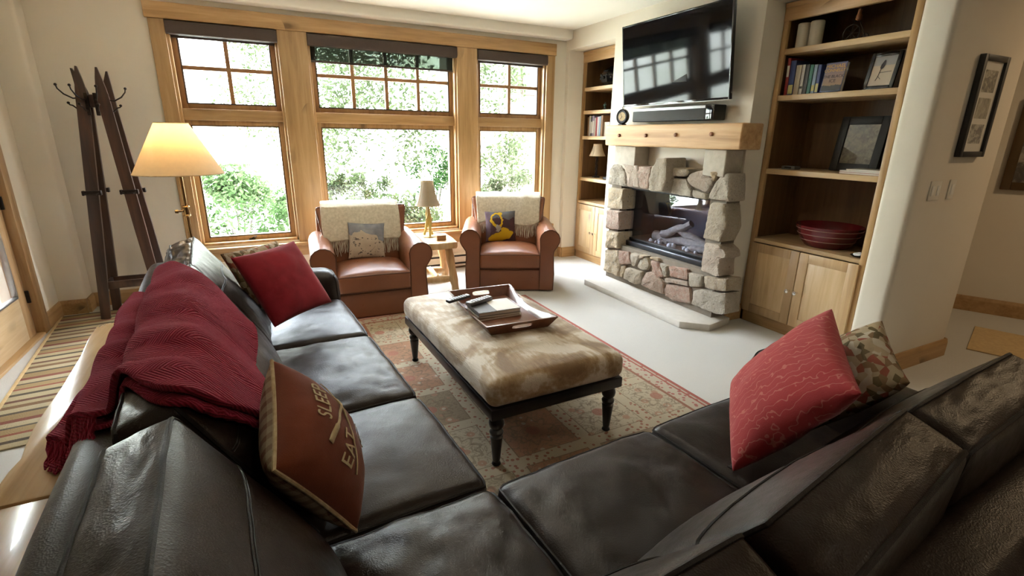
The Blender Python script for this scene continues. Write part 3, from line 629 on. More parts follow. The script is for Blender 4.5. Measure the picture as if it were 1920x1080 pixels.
LB = [(.03, .235, 'cover_7', 'brown book at the left end of the lower row in left bookcase'), (.035, .25, 'cover_3', 'white-spined book second in the left bookcase row'), (.025, .235, 'cover_4', 'black book third in the left bookcase row'), (.04, .25, 'cover_8', 'lilac book fourth in the left bookcase row'), (.03, .225, 'cover_2', 'cream book fifth in the left bookcase row'), (.026, .23, 'cover_0', 'dark red book sixth in the left bookcase row'), (.034, .235, 'cover_3', 'white book seventh in the left bookcase row'), (.03, .24, 'cover_6', 'pale blue book eighth in the left bookcase row'), (.036, .25, 'cover_7', 'large brown book at the right of the left bookcase row')]
y = 5.70
for th, h, cv, lab in LB:
    y -= th / 2 + .002; book(y, 1.63, th, h, .17, cv, lab, 'books in the left bookcase', 3.985, 0, (.15, .75, 'paper') if cv in ('cover_4', 'cover_8') else None); y -= th / 2 + .003
book(y - .07, 1.63, .10, .17, .2, 'cover_2', 'thick short cream book block behind the mantel end', None, 4.0)
# ---- picture frames
def noise_pic(name, cols, scale, stretch=(1, 1, 1)):
    n = N(name); n.set(n.ramp(n.noise(n.co(stretch), scale, 6, .6, .65), cols), .3); MT[name] = n.m
noise_pic('photo_scrub', [(.38, (.02, .025, .035)), (.46, (.09, .09, .09)), (.52, (.22, .20, .15)), (.62, (.45, .43, .38))], 30)
noise_pic('photo_grass', [(.35, (.06, .06, .05)), (.5, (.24, .22, .17)), (.65, (.45, .42, .35))], 30, (1, 1, .4)); noise_pic('photo_peak', [(.42, (.03, .045, .08)), (.49, (.10, .10, .10)), (.56, (.40, .40, .38))], 26)
noise_pic('etching', [(.35, (.05, .042, .025)), (.5, (.12, .10, .065)), (.65, (.18, .155, .10))], 28); noise_pic('painting', [(.35, (.03, .025, .02)), (.5, (.09, .07, .05)), (.62, (.35, .30, .24))], 9)  # etching tones darkened to stand for the shadow inside the shelf
n = N('bird_sheet'); x, y_, z = n.sep(n.co()); n.set(n.mix(n.math('GREATER_THAN', z, .165), (.46, .36, .25), (.30, .28, .26)), .5); MT['bird_sheet'] = n.m
def picture(name, label, cat, M4, w_, h_, fw, d, fmat, matm, photos, glass=True):
    """local: x across, z up from the base, front faces -y"""
    T = Thing(name, label, cat, mat4=M4); bm = newbm(); hw = w_ / 2
    for lo, hi in (((-hw, -d, 0), (-hw + fw, 0, h_)), ((hw - fw, -d, 0), (hw, 0, h_)), ((-hw + fw, -d, 0), (hw - fw, 0, fw)), ((-hw + fw, -d, h_ - fw), (hw - fw, 0, h_))): box(bm, lo, hi, min(.004, d / 4))
    T.part('frame', bm, fmat); T.boxpart('mat_board', (-hw + fw, -d * .5, fw), (hw - fw, -d * .2, h_ - fw), matm, 0)
    for (x0, x1, z0, z1, m) in photos: T.boxpart('photo', (x0, -d * .55, z0), (x1, -d * .49, z1), m, 0)
    if glass: T.boxpart('glazing', (-hw + fw, -d * .72, fw), (hw - fw, -d * .68, h_ - fw), 'picture_glass', 0)
    return T
toRoom = Matrix.Rotation(-PI / 2, 4, 'Z')            # local -y -> world -x
T = picture('picture_frame', 'black leaning frame with a bird drawing on the right bookcase', 'picture frame', Matrix.Translation(V(4.05, 2.235, 1.968)) @ toRoom @ Matrix.Rotation(R(-12), 4, 'X'), .20, .255, .026, .018, 'black_gloss', 'bird_sheet', [])
bm = newbm(); lathe(bm, [(0, -.03), (.011, -.018), (.013, 0), (.008, .022), (.006, .032), (0, .038)], 12, M=Matrix.Translation(V(-.008, -.0125, .165)) @ Matrix.Scale(.2, 4, V(0, 1, 0)) @ Matrix.Rotation(R(12), 4, 'Y'))
tube(bm, [V(-.014, -.0125, .14), V(-.02, -.0125, .09), V(-.03, -.0125, .06)], .0022, 6); tube(bm, [V(-.02, -.0125, .115), V(.06, -.0125, .12)], .0018, 6); tube(bm, [V(-.02, -.0125, .09), V(.0, -.0125, .07)], .0016, 6); T.part('bird_drawing', bm, 'dark_ink')
picture('picture_frame', 'wide black frame with a sepia etching on the middle shelf of right bookcase', 'picture frame', Matrix.Translation(V(4.25, 2.40, 1.381)) @ toRoom @ Matrix.Rotation(R(-9), 4, 'X'), .36, .42, .06, .03, 'black_plastic', 'etching', [])
toCam = Matrix.Identity(4)
picture('wall_picture', 'tall black frame with three landscape photos on the wall end', 'picture frame', Matrix.Translation(V(4.243, 1.698, 1.525)), .325, .615, .035, .035, 'black_plastic', 'white_paint', [(-.075, .085, .40, .53, 'photo_scrub'), (-.075, .085, .24, .365, 'photo_grass'), (-.075, .085, .085, .205, 'photo_peak')])
hd = V(2.8, -6.08, 0).normalized(); hn = V(-hd.y, hd.x, 0) * -1
hM = Matrix(((hd.x, -hn.x, 0, 0), (hd.y, -hn.y, 0, 0), (0, 0, 1, 0), (0, 0, 0, 1)))
hp = V(5.0, 4.85, 0) + hd * 3.42 + V(0, 0, 1.2) + hn * .003
picture('wall_picture', 'large dark framed painting on the tan hall wall', 'picture frame', Matrix.Translation(hp) @ hM, .95, .8, .07, .035, 'old_brass', 'painting', [])
# switches on the stub wall
for (x0, x1, z0, z1, lab, k) in ((3.885, 4.02, 1.25, 1.375, 'double rocker switch plate left on the wall end', 2), (4.125, 4.205, 1.25, 1.38, 'single dimmer switch plate right on the wall end', 1)):
    T = Thing('light_switch', lab, 'light switch', ((x0 + x1) / 2, 1.70, z0)); T.boxpart('plate', (x0, 1.693, z0), (x1, 1.6995, z1), 'switch_plastic', .003, world=True)
    for j in range(k):
        xm = x0 + (x1 - x0) * (j + .5) / k; T.boxpart('rocker', (xm - .017, 1.689, z0 + .03), (xm + .017, 1.695, z1 - .03), 'white_paint', .002, world=True)
# ---- right bookcase objects
for (yy, lab) in ((2.87, 'ivory pillar candle nearest the fireplace side of top shelf'), (2.765, 'ivory pillar candle second on the top shelf')):
    bm = newbm(); r = .049; h = .185
    lathe(bm, [(0, 0), (r - .003, 0), (r, .004), (r, h - .006), (r - .006, h), (.012, h - .012), (.003, h - .012), (.002, h), (0, h)], 32, (4.04, yy, 2.316)); single('pillar_candle', bm, 'candle_wax', lab, 'candle', (4.04, yy, 2.316), group='pillar candles')
T = Thing('bicycle_figurine', 'small dark metal penny-farthing figurine on the top right shelf', 'figurine', (4.1, 2.5, 2.316))
def ringpts(c, r, n=24): return [V(c[0], c[1] + r * math.cos(k * 2 * PI / n), c[2] + r * math.sin(k * 2 * PI / n)) for k in range(n)]
bm = newbm(); tube(bm, ringpts((0, .03, .066), .06), .004, 6, closed=True)
for k in range(8): a = k * PI / 4; tube(bm, [V(0, .03, .066), V(0, .03 + .06 * math.cos(a), .066 + .06 * math.sin(a))], .0012, 4)
T.part('wheel', bm, 'iron'); bm = newbm(); tube(bm, ringpts((0, -.075, .028), .023, 16), .003, 6, closed=True); T.part('wheel', bm, 'iron')
bm = newbm(); tube(bm, [V(0, .03, .066), V(0, .022, .145), V(0, -.02, .14), V(0, -.075, .028)], .004, 6); tube(bm, [V(-.035, .02, .155), V(0, .022, .145), V(.035, .02, .155)], .003, 6); T.part('frame', bm, 'iron')
bm = newbm(); lathe(bm, [(0, .0), (.018, .01), (.02, .035), (.012, .05), (.013, .06), (.014, .075), (0, .088)], 12, (0, -.005, .143)); tube(bm, [V(0, 0, .18), V(.02, .03, .165)], .005, 6); T.part('rider', bm, 'peg_wood')
T = Thing('bowl', 'large red glazed bowl with pale stripes on the right bookcase counter', 'bowl', (4.16, 2.44, .779))
bm = newbm(); lathe(bm, [(0, 0), (.15, 0), (.16, .006), (.195, .05), (.225, .11), (.242, .165), (.247, .172), (.243, .175), (.232, .165), (.21, .10), (.17, .03), (0, .022)], 48); T.part('body', bm, 'red_glaze')
for z, r in ((.058, .2005), (.105, .2245), (.148, .2385)): bm = newbm(); tube(bm, [V(r * math.cos(k * PI / 24), r * math.sin(k * PI / 24), z) for k in range(48)], .0028, 6, closed=True); T.part('stripe', bm, 'pale_stripe')
for k, (dz, w_, m, lab, dy) in enumerate(((0, .30, 'cover_0', 'bottom maroon magazine of the pile on right bookcase', 0), (.014, .285, 'cover_3', 'grey magazine in the middle of the bookcase pile', .004), (.026, .24, 'cover_2', 'top tan magazine of the bookcase pile', -.022))):
    T = Thing('magazine', lab, 'magazine', (3.965, 2.19 + dy, 1.379 + dz), R(k * 2 - 2), 'magazines in the right bookcase'); t = .0125 if k == 0 else .0115
    bm = newbm(); box(bm, (0, -w_ / 2, 0), (.21, w_ / 2, .0012)); box(bm, (0, -w_ / 2, t - .0012), (.21, w_ / 2, t)); box(bm, (.0, w_ / 2 - .0012, 0), (.21, w_ / 2, t)); T.part('cover', bm, m); T.boxpart('pages', (.002, -w_ / 2 + .002, .0012), (.208, w_ / 2 - .0014, t - .0012), 'paper', 0)
T = Thing('trinket_dish', 'black trinket dish with crumpled white lump at the counter edge', 'dish', (4.0, 2.09, .779)); bm = newbm(); lathe(bm, [(0, 0), (.04, 0), (.055, .012), (.057, .014), (.052, .012), (.036, .004), (0, .004)], 24); T.part('dish', bm, 'black_gloss')
bm = newbm(); bmesh.ops.create_icosphere(bm, subdivisions=3, radius=.032)
for v in bm.verts: v.co = V(v.co.x, v.co.y * 1.15, v.co.z * .45 + .018) + v.co.normalized() * .008 * noise.noise(v.co * 60)
T.part('crumpled_paper', bm, 'tag_white')
T = Thing('cable_box', 'small grey electronic box at the left of the middle right shelf', 'gadget', (4.06, 2.80, 1.379)); T.boxpart('body', (-.04, -.06, 0), (.04, .06, .028), 'mid_grey', .006); T.boxpart('display', (-.0415, -.03, .01), (-.039, .03, .02), 'black_gloss', 0)
# ---- left bookcase objects
T = Thing('glass_vessel', 'faceted black glass vessel on the top left shelf', 'vase', (4.15, 5.42, 2.223)); bm = newbm(); lathe(bm, [(0, 0), (.07, 0), (.15, .05), (.17, .12), (.13, .19), (.06, .225), (.055, .235), (.045, .225), (.11, .17), (0, .16)], 9); T.part('body', bm, 'dark_glass', smooth=False)
for k in range(5): a = PI + (k - 2) * .35; bm = newbm(); bmesh.ops.create_icosphere(bm, subdivisions=1, radius=.02); bmesh.ops.translate(bm, vec=V(.158 * math.cos(a), .158 * math.sin(a), .10 + .03 * (k % 2)), verts=bm.verts); T.part('glass_boss', bm, 'dark_glass', smooth=False)
def figurine(y, h, label):
    T = Thing('bronze_figurine', label, 'figurine', (4.08, y, 1.944)); bm = newbm(); lathe(bm, [(0, 0), (.03, 0), (.03, .012), (.02, .016), (0, .016)], 16); T.part('plinth', bm, 'black_metal')
    bm = newbm(); s_ = h / .17
    for sg in (-1, 1): tube(bm, [V(0, .012 * sg, .016), V(.004, .012 * sg, .05 * s_), V(0, .008 * sg, .085 * s_)], [.006, .007, .01], 8); tube(bm, [V(0, .016 * sg, .125 * s_), V(-.01, .028 * sg, .10 * s_), V(-.024, .022 * sg, .095 * s_)], [.006, .005, .004], 8)
    lathe(bm, [(0, .08 * s_), (.014, .085 * s_), (.018, .11 * s_), (.016, .128 * s_), (.006, .134 * s_), (.005, .14 * s_), (.011, .148 * s_), (.011, .158 * s_), (0, .168 * s_)], 12); T.part('figure', bm, 'bronze_green')
figurine(5.30, .17, 'taller green bronze figure on the second left shelf'); figurine(5.47, .10, 'shorter green bronze figure beside the taller one')
def table_lamp(name, label, loc, base, stem, shade):
    T = Thing(name, label, 'lamp', loc)
    bm = newbm(); lathe(bm, base[0], 20); T.part('base', bm, base[1]); bm = newbm(); stem[0](bm); T.part('stem', bm, stem[1])
    r0, r1, z0, z1, m, flare = shade; bm = newbm(); nn = 10
    def rad(t): return r1 + (r0 - r1) * ((1 - t) ** flare)
    lathe(bm, [(rad(t / nn), z0 + (z1 - z0) * t / nn) for t in range(nn + 1)], 32); lathe(bm, [(rad(t / nn) - .002, z0 + (z1 - z0) * t / nn) for t in range(nn + 1)], 32)
    sh = T.part('shade', bm, m, recalc=False)
    bm = newbm()
    for r_, z in ((r0, z0), (r1, z1)): tube(bm, [V(r_ * math.cos(k * PI / 16), r_ * math.sin(k * PI / 16), z) for k in range(32)], .003, 6, closed=True)
    for k in range(6): a = k * PI / 3 + .3; tube(bm, [V((rad(t / 8) + .001) * math.cos(a), (rad(t / 8) + .001) * math.sin(a), z0 + (z1 - z0) * t / 8) for t in range(9)], .0018, 5)
    tube(bm, [V(-r1, 0, z1 - .01), V(r1, 0, z1 - .01)], .002, 5); T.part('shade_trim', bm, 'cream_cord', sh)
    return T
def twig(bm):
    for k in range(3): tube(bm, [V(.012 * math.cos(k * 2.1 + t * .9), .012 * math.sin(k * 2.1 + t * .9), .02 + t * .26 / 8) for t in range(9)], .008, 8)
table_lamp('shelf_lamp', 'small cream-shaded lamp with dark twisted stem on left bookcase', (4.1, 5.60, 1.099), ([(0, 0), (.05, 0), (.05, .012), (.03, .022), (0, .024)], 'iron'), (twig, 'iron'), (.105, .055, .28, .43, 'cream_shade', 1.6))
T = Thing('cordless_phone', 'black cordless telephone in its cradle on the left bookcase', 'telephone', (4.05, 5.26, 1.099)); T.boxpart('cradle', (-.05, -.06, 0), (.05, .06, .03), 'black_plastic', .008); T.boxpart('handset', (-.015, -.024, .02), (.012, .024, .19), 'black_plastic', .008, M=Matrix.Rotation(R(12), 4, 'Y')); T.boxpart('display', (-.0165, -.016, .12), (-.0145, .016, .15), 'silver_grey', 0, M=Matrix.Rotation(R(12), 4, 'Y')); T.boxpart('keypad', (-.0165, -.016, .05), (-.0145, .016, .105), 'mid_grey', 0, M=Matrix.Rotation(R(12), 4, 'Y'))

# ================================================================== FIREPLACE
XS = 3.52
def fp(cx, cy): return atx(1120 + cx / 3.482, 300 + cy / 3.482, XS)
random.seed(4)
T = Thing('fireplace', 'rough fieldstone fireplace surround with glass fronted firebox and stone hearth', 'fireplace', (XS, 3.75, 0))
bm = newbm()                                       # mortar bed behind the stones
box(bm, (3.55, 4.375, .06), (XF, 4.54, 1.26)); box(bm, (3.55, 2.975, .06), (XF, 3.15, 1.28)); box(bm, (3.55, 3.15, .06), (XF, 4.375, .47)); box(bm, (3.56, 3.15, 1.11), (XF, 4.375, 1.20))
T.part('mortar', bm, 'mortar', world=True)
ST = ['80,60 105,25 160,30 186,100 190,172 74,162', '168,25 262,35 268,100 276,182 196,175 190,100', '268,40 352,42 350,110 338,190 278,184 270,110', '490,48 602,58 572,108 490,106', '488,118 570,124 614,196 608,244 480,222',
      '600,90 690,60 752,100 757,150 712,216 620,172 577,124', '622,192 718,218 714,260 624,244', '745,72 806,76 768,148', '820,82 872,86 868,276 724,260 732,218 770,150', '68,176 170,186 160,326 60,316', '60,322 156,334 146,458 58,450',
      '58,460 146,470 140,580 50,574', '48,584 130,590 142,690 136,766 38,722', '738,274 836,284 842,400 846,440 802,540 690,514', '700,536 790,550 838,600 842,640 800,650 798,768 668,728', '134,588 206,600 220,680 150,684 138,650', '214,604 282,614 272,656 246,700 222,690',
      '276,652 322,630 342,680 322,726 256,702', '346,650 402,668 432,758 402,780 352,728', '406,670 462,690 456,764 436,768 420,700', '466,692 592,712 592,788 472,760', '596,732 690,758 682,830 598,830', '696,756 846,778 846,862 802,858 700,832', '146,692 188,690 164,770 146,764',
      '192,700 292,730 290,800 250,815 166,772', '316,730 372,730 434,800 430,880 276,816', '440,768 590,792 602,826 480,800 440,800', '438,808 500,815 602,830 610,946 490,920 438,890', '620,852 690,842 800,868 842,868 836,1010 772,1010 610,940', '340,632 400,640 404,664 346,646', '282,612 336,626 322,628 276,648']
def stone(bm, pts, x0, x1, depth, seed, shrink=.985):
    cen = sum(pts, Vector()) / len(pts); P = [cen + (p - cen) * shrink for p in pts]; ring = []
    for a, b in zip(P, P[1:] + P[:1]):
        L = (b - a).length; k = max(2, int(L / .022))
        for i in range(k):
            q = a.lerp(b, i / k); o = noise.noise(q * 25 + V(seed, 0, 0)) * .007; q = q + (q - cen).normalized() * o; ring.append(q)
    # soften the corners
    ring = [(ring[i - 1] + ring[i] * 4 + ring[(i + 1) % len(ring)]) / 6 for i in range(len(ring))]
    rings = []
    for s_, x in ((1.0, x0), (1.0, x1 + .010), (.965, x1 - depth * .45), (.87, x1 - depth * .8), (.66, x1 - depth), (.40, x1 - depth), (.18, x1 - depth)):
        rr = []
        for q in ring:
            p = cen + (q - cen) * s_; xx = x
            if x < x0: xx += .014 * noise.noise(V(seed * 3, p.y * 11, p.z * 11)) + .010 * noise.noise(V(seed, p.y * 32, p.z * 32)) + .006 * noise.noise(V(seed, p.y * 80, p.z * 80))
            rr.append(bm.verts.new(V(xx, p.y, p.z)))
        rings.append(rr)
    c = bm.verts.new(V(x1 - depth, cen.y, cen.z)); n_ = len(ring)
    for A, B in zip(rings, rings[1:]):
        for i in range(n_): bm.faces.new((A[i], A[(i + 1) % n_], B[(i + 1) % n_], B[i]))
    for i in range(n_): bm.faces.new((rings[-1][i], rings[-1][(i + 1) % n_], c))
for k, s_ in enumerate(ST):
    pts = [fp(*[float(t) for t in q.split(',')]) for q in s_.split()]; bm = newbm(); stone(bm, pts, 3.70, XS + random.uniform(.0, .014), random.uniform(.012, .03), k * 1.7); T.part('stone', bm, 'field_stone', world=True)
bm = newbm(); stone(bm, [atx(px, py, 3.42) for px, py in ((1231, 296), (1251, 296), (1248.5, 344), (1242, 360), (1216, 358), (1221, 312), (1227, 310))], 3.66, 3.425, .015, 77, .99); T.part('keystone', bm, 'field_stone', world=True, label='tall reddish keystone jutting above the firebox')
for (y0, y1) in ((4.16, 4.50), (3.0, 3.235)):
    bm = newbm(); box(bm, (3.52 if y1 > 4 else 3.5, y0, 1.30 if y1 > 4 else 1.31), (XF, y1, 1.532), .012, 3)
    bmesh.ops.subdivide_edges(bm, edges=bm.edges, cuts=2, use_grid_fill=True)
    for v in bm.verts: v.co += V(1, 1, 1) * .006 * noise.noise(v.co * 14)
    T.part('corbel', bm, 'cut_stone', world=True, label='square cut stone carrying the mantel')
# hearth slab
hp_ = [(3.22, 4.50), (3.215, 3.02), (3.40, 2.845), (XF, 2.90), (XF, 4.68), (3.46, 4.66)]
bm = newbm(); prism(bm, [V(a, b, 0) for a, b in hp_], (0, 0, .062), .006)
T.part('hearth_slab', bm, 'hearth_stone', world=True, label='pale stone hearth slab with clipped corners')
# firebox
FB = dict(x0=3.655, x1=4.08, y0=3.13, y1=4.40, z0=.47, z1=1.11)
bm = newbm(); t = .015
box(bm, (3.68, FB['y0'], FB['z0']), (FB['x1'], FB['y0'] + t, FB['z1'])); box(bm, (3.68, FB['y1'] - t, FB['z0']), (FB['x1'], FB['y1'], FB['z1'])); box(bm, (FB['x1'] - t, FB['y0'], FB['z0']), (FB['x1'], FB['y1'], FB['z1'])); box(bm, (3.68, FB['y0'], FB['z1'] - t), (FB['x1'], FB['y1'], FB['z1'])); box(bm, (3.68, FB['y0'], FB['z0']), (FB['x1'], FB['y1'], FB['z0'] + .07))
T.part('firebox', bm, 'firebox_black', world=True)
bm = newbm(); fw = .045; yl, yh, zl, zh = FB['y0'], FB['y1'], FB['z0'], FB['z1']
for lo, hi in (((3.645, yl, zl), (3.685, yl + fw, zh)), ((3.645, yh - fw, zl), (3.685, yh, zh)), ((3.645, yl, zh - .03), (3.685, yh, zh)), ((3.66, yl, zl + .055), (3.685, yh, zl + .085))): box(bm, lo, hi, .004)
T.part('firebox_frame', bm, 'black_metal', world=True)
T.boxpart('louver', (3.615, yl + .02, zl + .004), (3.68, yh - .02, zl + .056), 'grey_slate_metal', .006, world=True, M=None)
T.boxpart('firebox_glass', (3.668, yl + fw, zl + .085), (3.672, yh - fw, zh - .03), 'fire_glass', 0, world=True)
fz = zl + .072
def log(a, b, r0, r1, seed):
    a, b = Vector(a), Vector(b); bm = newbm(); nn = 9; tube(bm, [a.lerp(b, i / nn) + V(0, 0, .006 * math.sin(i * 1.3 + seed)) for i in range(nn + 1)], [(r0 + (r1 - r0) * i / nn) * (1 + .08 * math.sin(i * 2.1 + seed)) for i in range(nn + 1)], 12)
    for v in bm.verts: v.co += V(.007, .007, .007) * noise.noise(v.co * 40 + V(seed, 0, 0))
    T.part('log', bm, 'log_bark', world=True)
log((3.86, 4.12, fz + .05), (3.90, 3.38, fz + .055), .05, .045, 1); log((3.80, 3.95, fz + .09), (3.86, 3.62, fz + .25), .042, .034, 2); log((3.92, 3.45, fz + .07), (3.84, 3.80, fz + .17), .035, .03, 3); log((3.77, 3.52, fz + .03), (3.80, 3.28, fz + .05), .04, .035, 4)
bm = newbm(); box(bm, (3.70, yl + .02, fz - .004), (4.06, yh - .02, fz + .006)); T.part('sand_bed', bm, 'sand_bed', world=True)
for k in range(26):
    bm = newbm(); r = random.uniform(.014, .032); bmesh.ops.create_icosphere(bm, subdivisions=2, radius=r); c = V(random.uniform(3.72, 3.84), random.choice((random.gauss(3.45, .12), random.gauss(3.95, .10))), fz + r * .55)
    c.y = max(yl + .05, min(yh - .05, c.y))
    for v in bm.verts: v.co = v.co * (1 + .3 * noise.noise(v.co * 60 + V(k, 0, 0))) + c
    T.part('ember_rock', bm, 'ember_rock', world=True)
# mantel beam
T = Thing('mantel_beam', 'rough sawn pale timber mantel with round wooden pegs', 'mantel', (3.58, 3.72, 1.533)); bm = newbm(); box(bm, (3.46, 2.845, 1.533), (XF - .001, 4.60, 1.742), .014, 3)
bmesh.ops.subdivide_edges(bm, edges=[e for e in bm.edges if e.calc_length() > .15], cuts=9, use_grid_fill=True)
for v in bm.verts: v.co.x += (.004 * noise.noise(v.co * 7)) if v.co.x < 3.6 else 0; v.co.z += .005 * noise.noise(v.co * 5 + V(3, 0, 0)) if v.co.z < 1.6 else 0
T.part('beam', bm, 'mantel_wood', world=True)
for px, py in ((1161, 254), (1211, 254), (1267, 253), (1334, 251.5)):
    p = atx(px, py, 3.455); bm = newbm(); lathe(bm, [(.017, -.02), (.017, .012), (.012, .017), (0, .018)], 14, M=Matrix.Translation(V(3.458, p.y, p.z)) @ Matrix.Rotation(-PI / 2, 4, 'Y')); T.part('peg', bm, 'peg_wood', world=True)
# ---- television
tM = frame3((3.50, 3.75, 2.297), (.036, -.999, .008), (-.113, .004, .994))
T = Thing('television', 'flat black television tilted down above the mantel', 'television', mat4=tM); w_, h_ = 1.30 / 2, .748 / 2
bm = newbm(); box(bm, (-w_, -h_, -.03), (w_, h_, .0), .004); T.part('housing', bm, 'black_plastic')
bm = newbm(); b_ = .012
for lo, hi in (((-w_, -h_, 0), (-w_ + b_, h_, .004)), ((w_ - b_, -h_, 0), (w_, h_, .004)), ((-w_ + b_, h_ - b_, 0), (w_ - b_, h_, .004)), ((-w_ + b_, -h_, 0), (w_ - b_, -h_ + .02, .004))): box(bm, lo, hi, .001)
T.part('bezel', bm, 'black_gloss'); T.boxpart('screen', (-w_ + b_, -h_ + .02, -.001), (w_ - b_, h_ - b_, .002), 'screen_black', 0); T.boxpart('bottom_strip', (-w_ + .01, -h_ - .003, -.004), (w_ - .01, -h_ + .003, .005), 'silver_grey', .001); T.boxpart('logo_plate', (-.02, -h_ + .004, .004), (.02, -h_ + .012, .0048), 'silver_grey', 0)
bm = newbm(); box(bm, (3.52, 3.55, 2.1), (3.70, 3.95, 2.42), .01); T.part('wall_mount', bm, 'black_metal', world=True)
T = Thing('soundbar', 'long black soundbar with silver top edge below the television', 'soundbar', (3.62, 3.755, 1.78)); T.boxpart('body', (3.55, 3.225, 1.772), (3.69, 4.285, 1.90), 'black_plastic', .01, world=True); T.boxpart('grille', (3.547, 3.33, 1.782), (3.552, 4.275, 1.868), 'dark_line', .002, world=True); T.boxpart('silver_strip', (3.546, 3.33, 1.872), (3.556, 4.275, 1.896), 'silver_grey', .002, world=True); T.boxpart('end_panel', (3.546, 3.228, 1.78), (3.553, 3.32, 1.893), 'black_gloss', .002, world=True); T.boxpart('bracket', (3.60, 3.5, 1.80), (XF - .002, 4.0, 1.88), 'black_metal', .003, world=True)
# clock
ck = V(3.56, 4.455, 1.744); T = Thing('mantel_clock', 'small round black mantel clock with a brass ball dial', 'clock', ck); Mx = Matrix.Translation(V(0, 0, .085)) @ Matrix.Rotation(R(-78), 4, 'Z') @ Matrix.Rotation(-PI / 2, 4, 'X') @ Matrix.Scale(-1, 4, V(0, 0, 1))
Mx = Matrix.Translation(V(0, 0, .085)) @ Matrix.Rotation(R(12), 4, 'Z') @ Matrix.Rotation(-PI / 2, 4, 'Y')
bm = newbm(); lathe(bm, [(0, -.03), (.066, -.03), (.076, -.015), (.076, .012), (.066, .02), (.062, .012), (0, .010)], 36, M=Mx); T.part('case', bm, 'black_metal')
bm = newbm(); lathe(bm, [(0, .0115), (.061, .0115), (.061, .010), (0, .010)], 32, M=Mx); d = T.part('dial', bm, 'cream_cord')
bm = newbm()
for k in range(12): a = k * PI / 6; box(bm, (-.003, .045, .0115), (.003, .057, .0125), M=Mx @ Matrix.Rotation(a, 4, 'Z'))
box(bm, (-.0025, -.006, .0125), (.0025, .034, .0135), M=Mx @ Matrix.Rotation(R(50), 4, 'Z')); box(bm, (-.0018, -.008, .0125), (.0018, .048, .0135), M=Mx @ Matrix.Rotation(R(-60), 4, 'Z')); T.part('hands_and_marks', bm, 'dark_ink', d)
T.boxpart('foot', (-.03, -.035, 0), (.03, .035, .012), 'black_metal', .003); bm = newbm(); tube(bm, ringpts((0, 0, .172), .012, 14), .003, 6, closed=True); T.part('ring', bm, 'black_metal')

# ================================================================== SECTIONAL SOFA
SM = Matrix.Translation(V(.61, 1.33, 0)) @ Matrix.Rotation(R(3.5), 4, 'Z')
T = SOFA = Thing('sectional_sofa', 'large L-shaped dark brown leather sectional sofa with loose cushions', 'sofa', mat4=SM)
VB = [-.73, 0.0, .72, 1.57, 2.37]; UB = [0.0, .74, 1.42]
DL = 'dark_leather'; FR = -1.14                          # outside face of the backs
def rbox(name, lo, hi, r, mat=DL, bulge=(0,) * 6, wr=.004, wsc=(5, 5, 5), seed=0, n=16, T=None, parent=None):
    T = T or SOFA; lo, hi = Vector(lo), Vector(hi); c = (lo + hi) / 2
    cu = Cushion(hi - lo, r, lambda q: q + c, bulge, wr, wsc, seed); return T.part(name, cu.mesh(n), mat, parent), cu
rbox('base_frame', (-1.08, -1.08, .03), (-.03, 2.42, .27), .03); rbox('base_frame', (-.06, -1.08, .03), (1.50, -.03, .27), .03, seed=2)
rbox('back_frame', (FR, -1.14, .03), (-.95, 2.62, .80), .055, wr=.008, seed=3, n=30, bulge=(.015, 0, 0, 0, 0, .015)); rbox('back_frame', (-1.0, -1.14, .03), (1.68, -.96, .80), .055, wr=.008, seed=4, n=30)
for u, v in ((-1.05, 2.5), (-.12, 2.5), (-1.05, -1.05), (1.6, -1.05), (1.6, -.12), (-.60, .1)):
    bm = newbm(); lathe(bm, [(0, 0), (.022, 0), (.03, .05), (0, .05)], 12, (u, v, 0)); T.part('foot', bm, 'black_leg')
# arms: padded, rolled slightly over
def arm(lo, hi, seed):
    o, cu = rbox('arm', lo, hi, .085, wr=.005, seed=seed, n=22, bulge=(.012, .012, .012, .012, 0, .03))
    ax = 0 if (hi[0] - lo[0]) > (hi[1] - lo[1]) else 1
    bm = newbm(); tube(bm, cu.loop((ax, 1 if ax == 0 else 1)), .005, 6, closed=True); T.part('piping', bm, 'welt_leather', o)
arm((-1.08, 2.375, .03), (.0, 2.63, .645), 5); arm((1.41, -1.08, .03), (1.68, .045, .645), 6)
def seat(u0, u1, v0, v1, seed, wr=.006, crown=.035, wsc=(6, 6, 4)):
    g = .004; c = V((u0 + u1) / 2, (v0 + v1) / 2, .365); sz = (u1 - u0 - 2 * g, v1 - v0 - 2 * g, .19)
    cu = Cushion(sz, .042, lambda q: q + c, (.0, .006, .0, .006, 0, crown), wr, wsc, seed); o = T.part('seat_cushion', cu.mesh(46), DL)
    bm = newbm(); tube(bm, cu.loop((2, .93)), .0055, 6, closed=True); tube(bm, cu.loop((2, -.93)), .005, 6, closed=True); T.part('piping', bm, 'welt_leather', o)
seat(-.70, 0, VB[3], VB[4], 11); seat(-.70, 0, VB[2], VB[3], 12, .011); seat(-.70, 0, VB[1], VB[2], 13); seat(-.70, 0, VB[0] + .01, VB[1], 14, .014, .045, (9, 6, 4)); seat(UB[0], UB[1], -.72, 0, 15, .009, .03, (8, 6, 4)); seat(UB[1], UB[2], -.72, 0, 16)
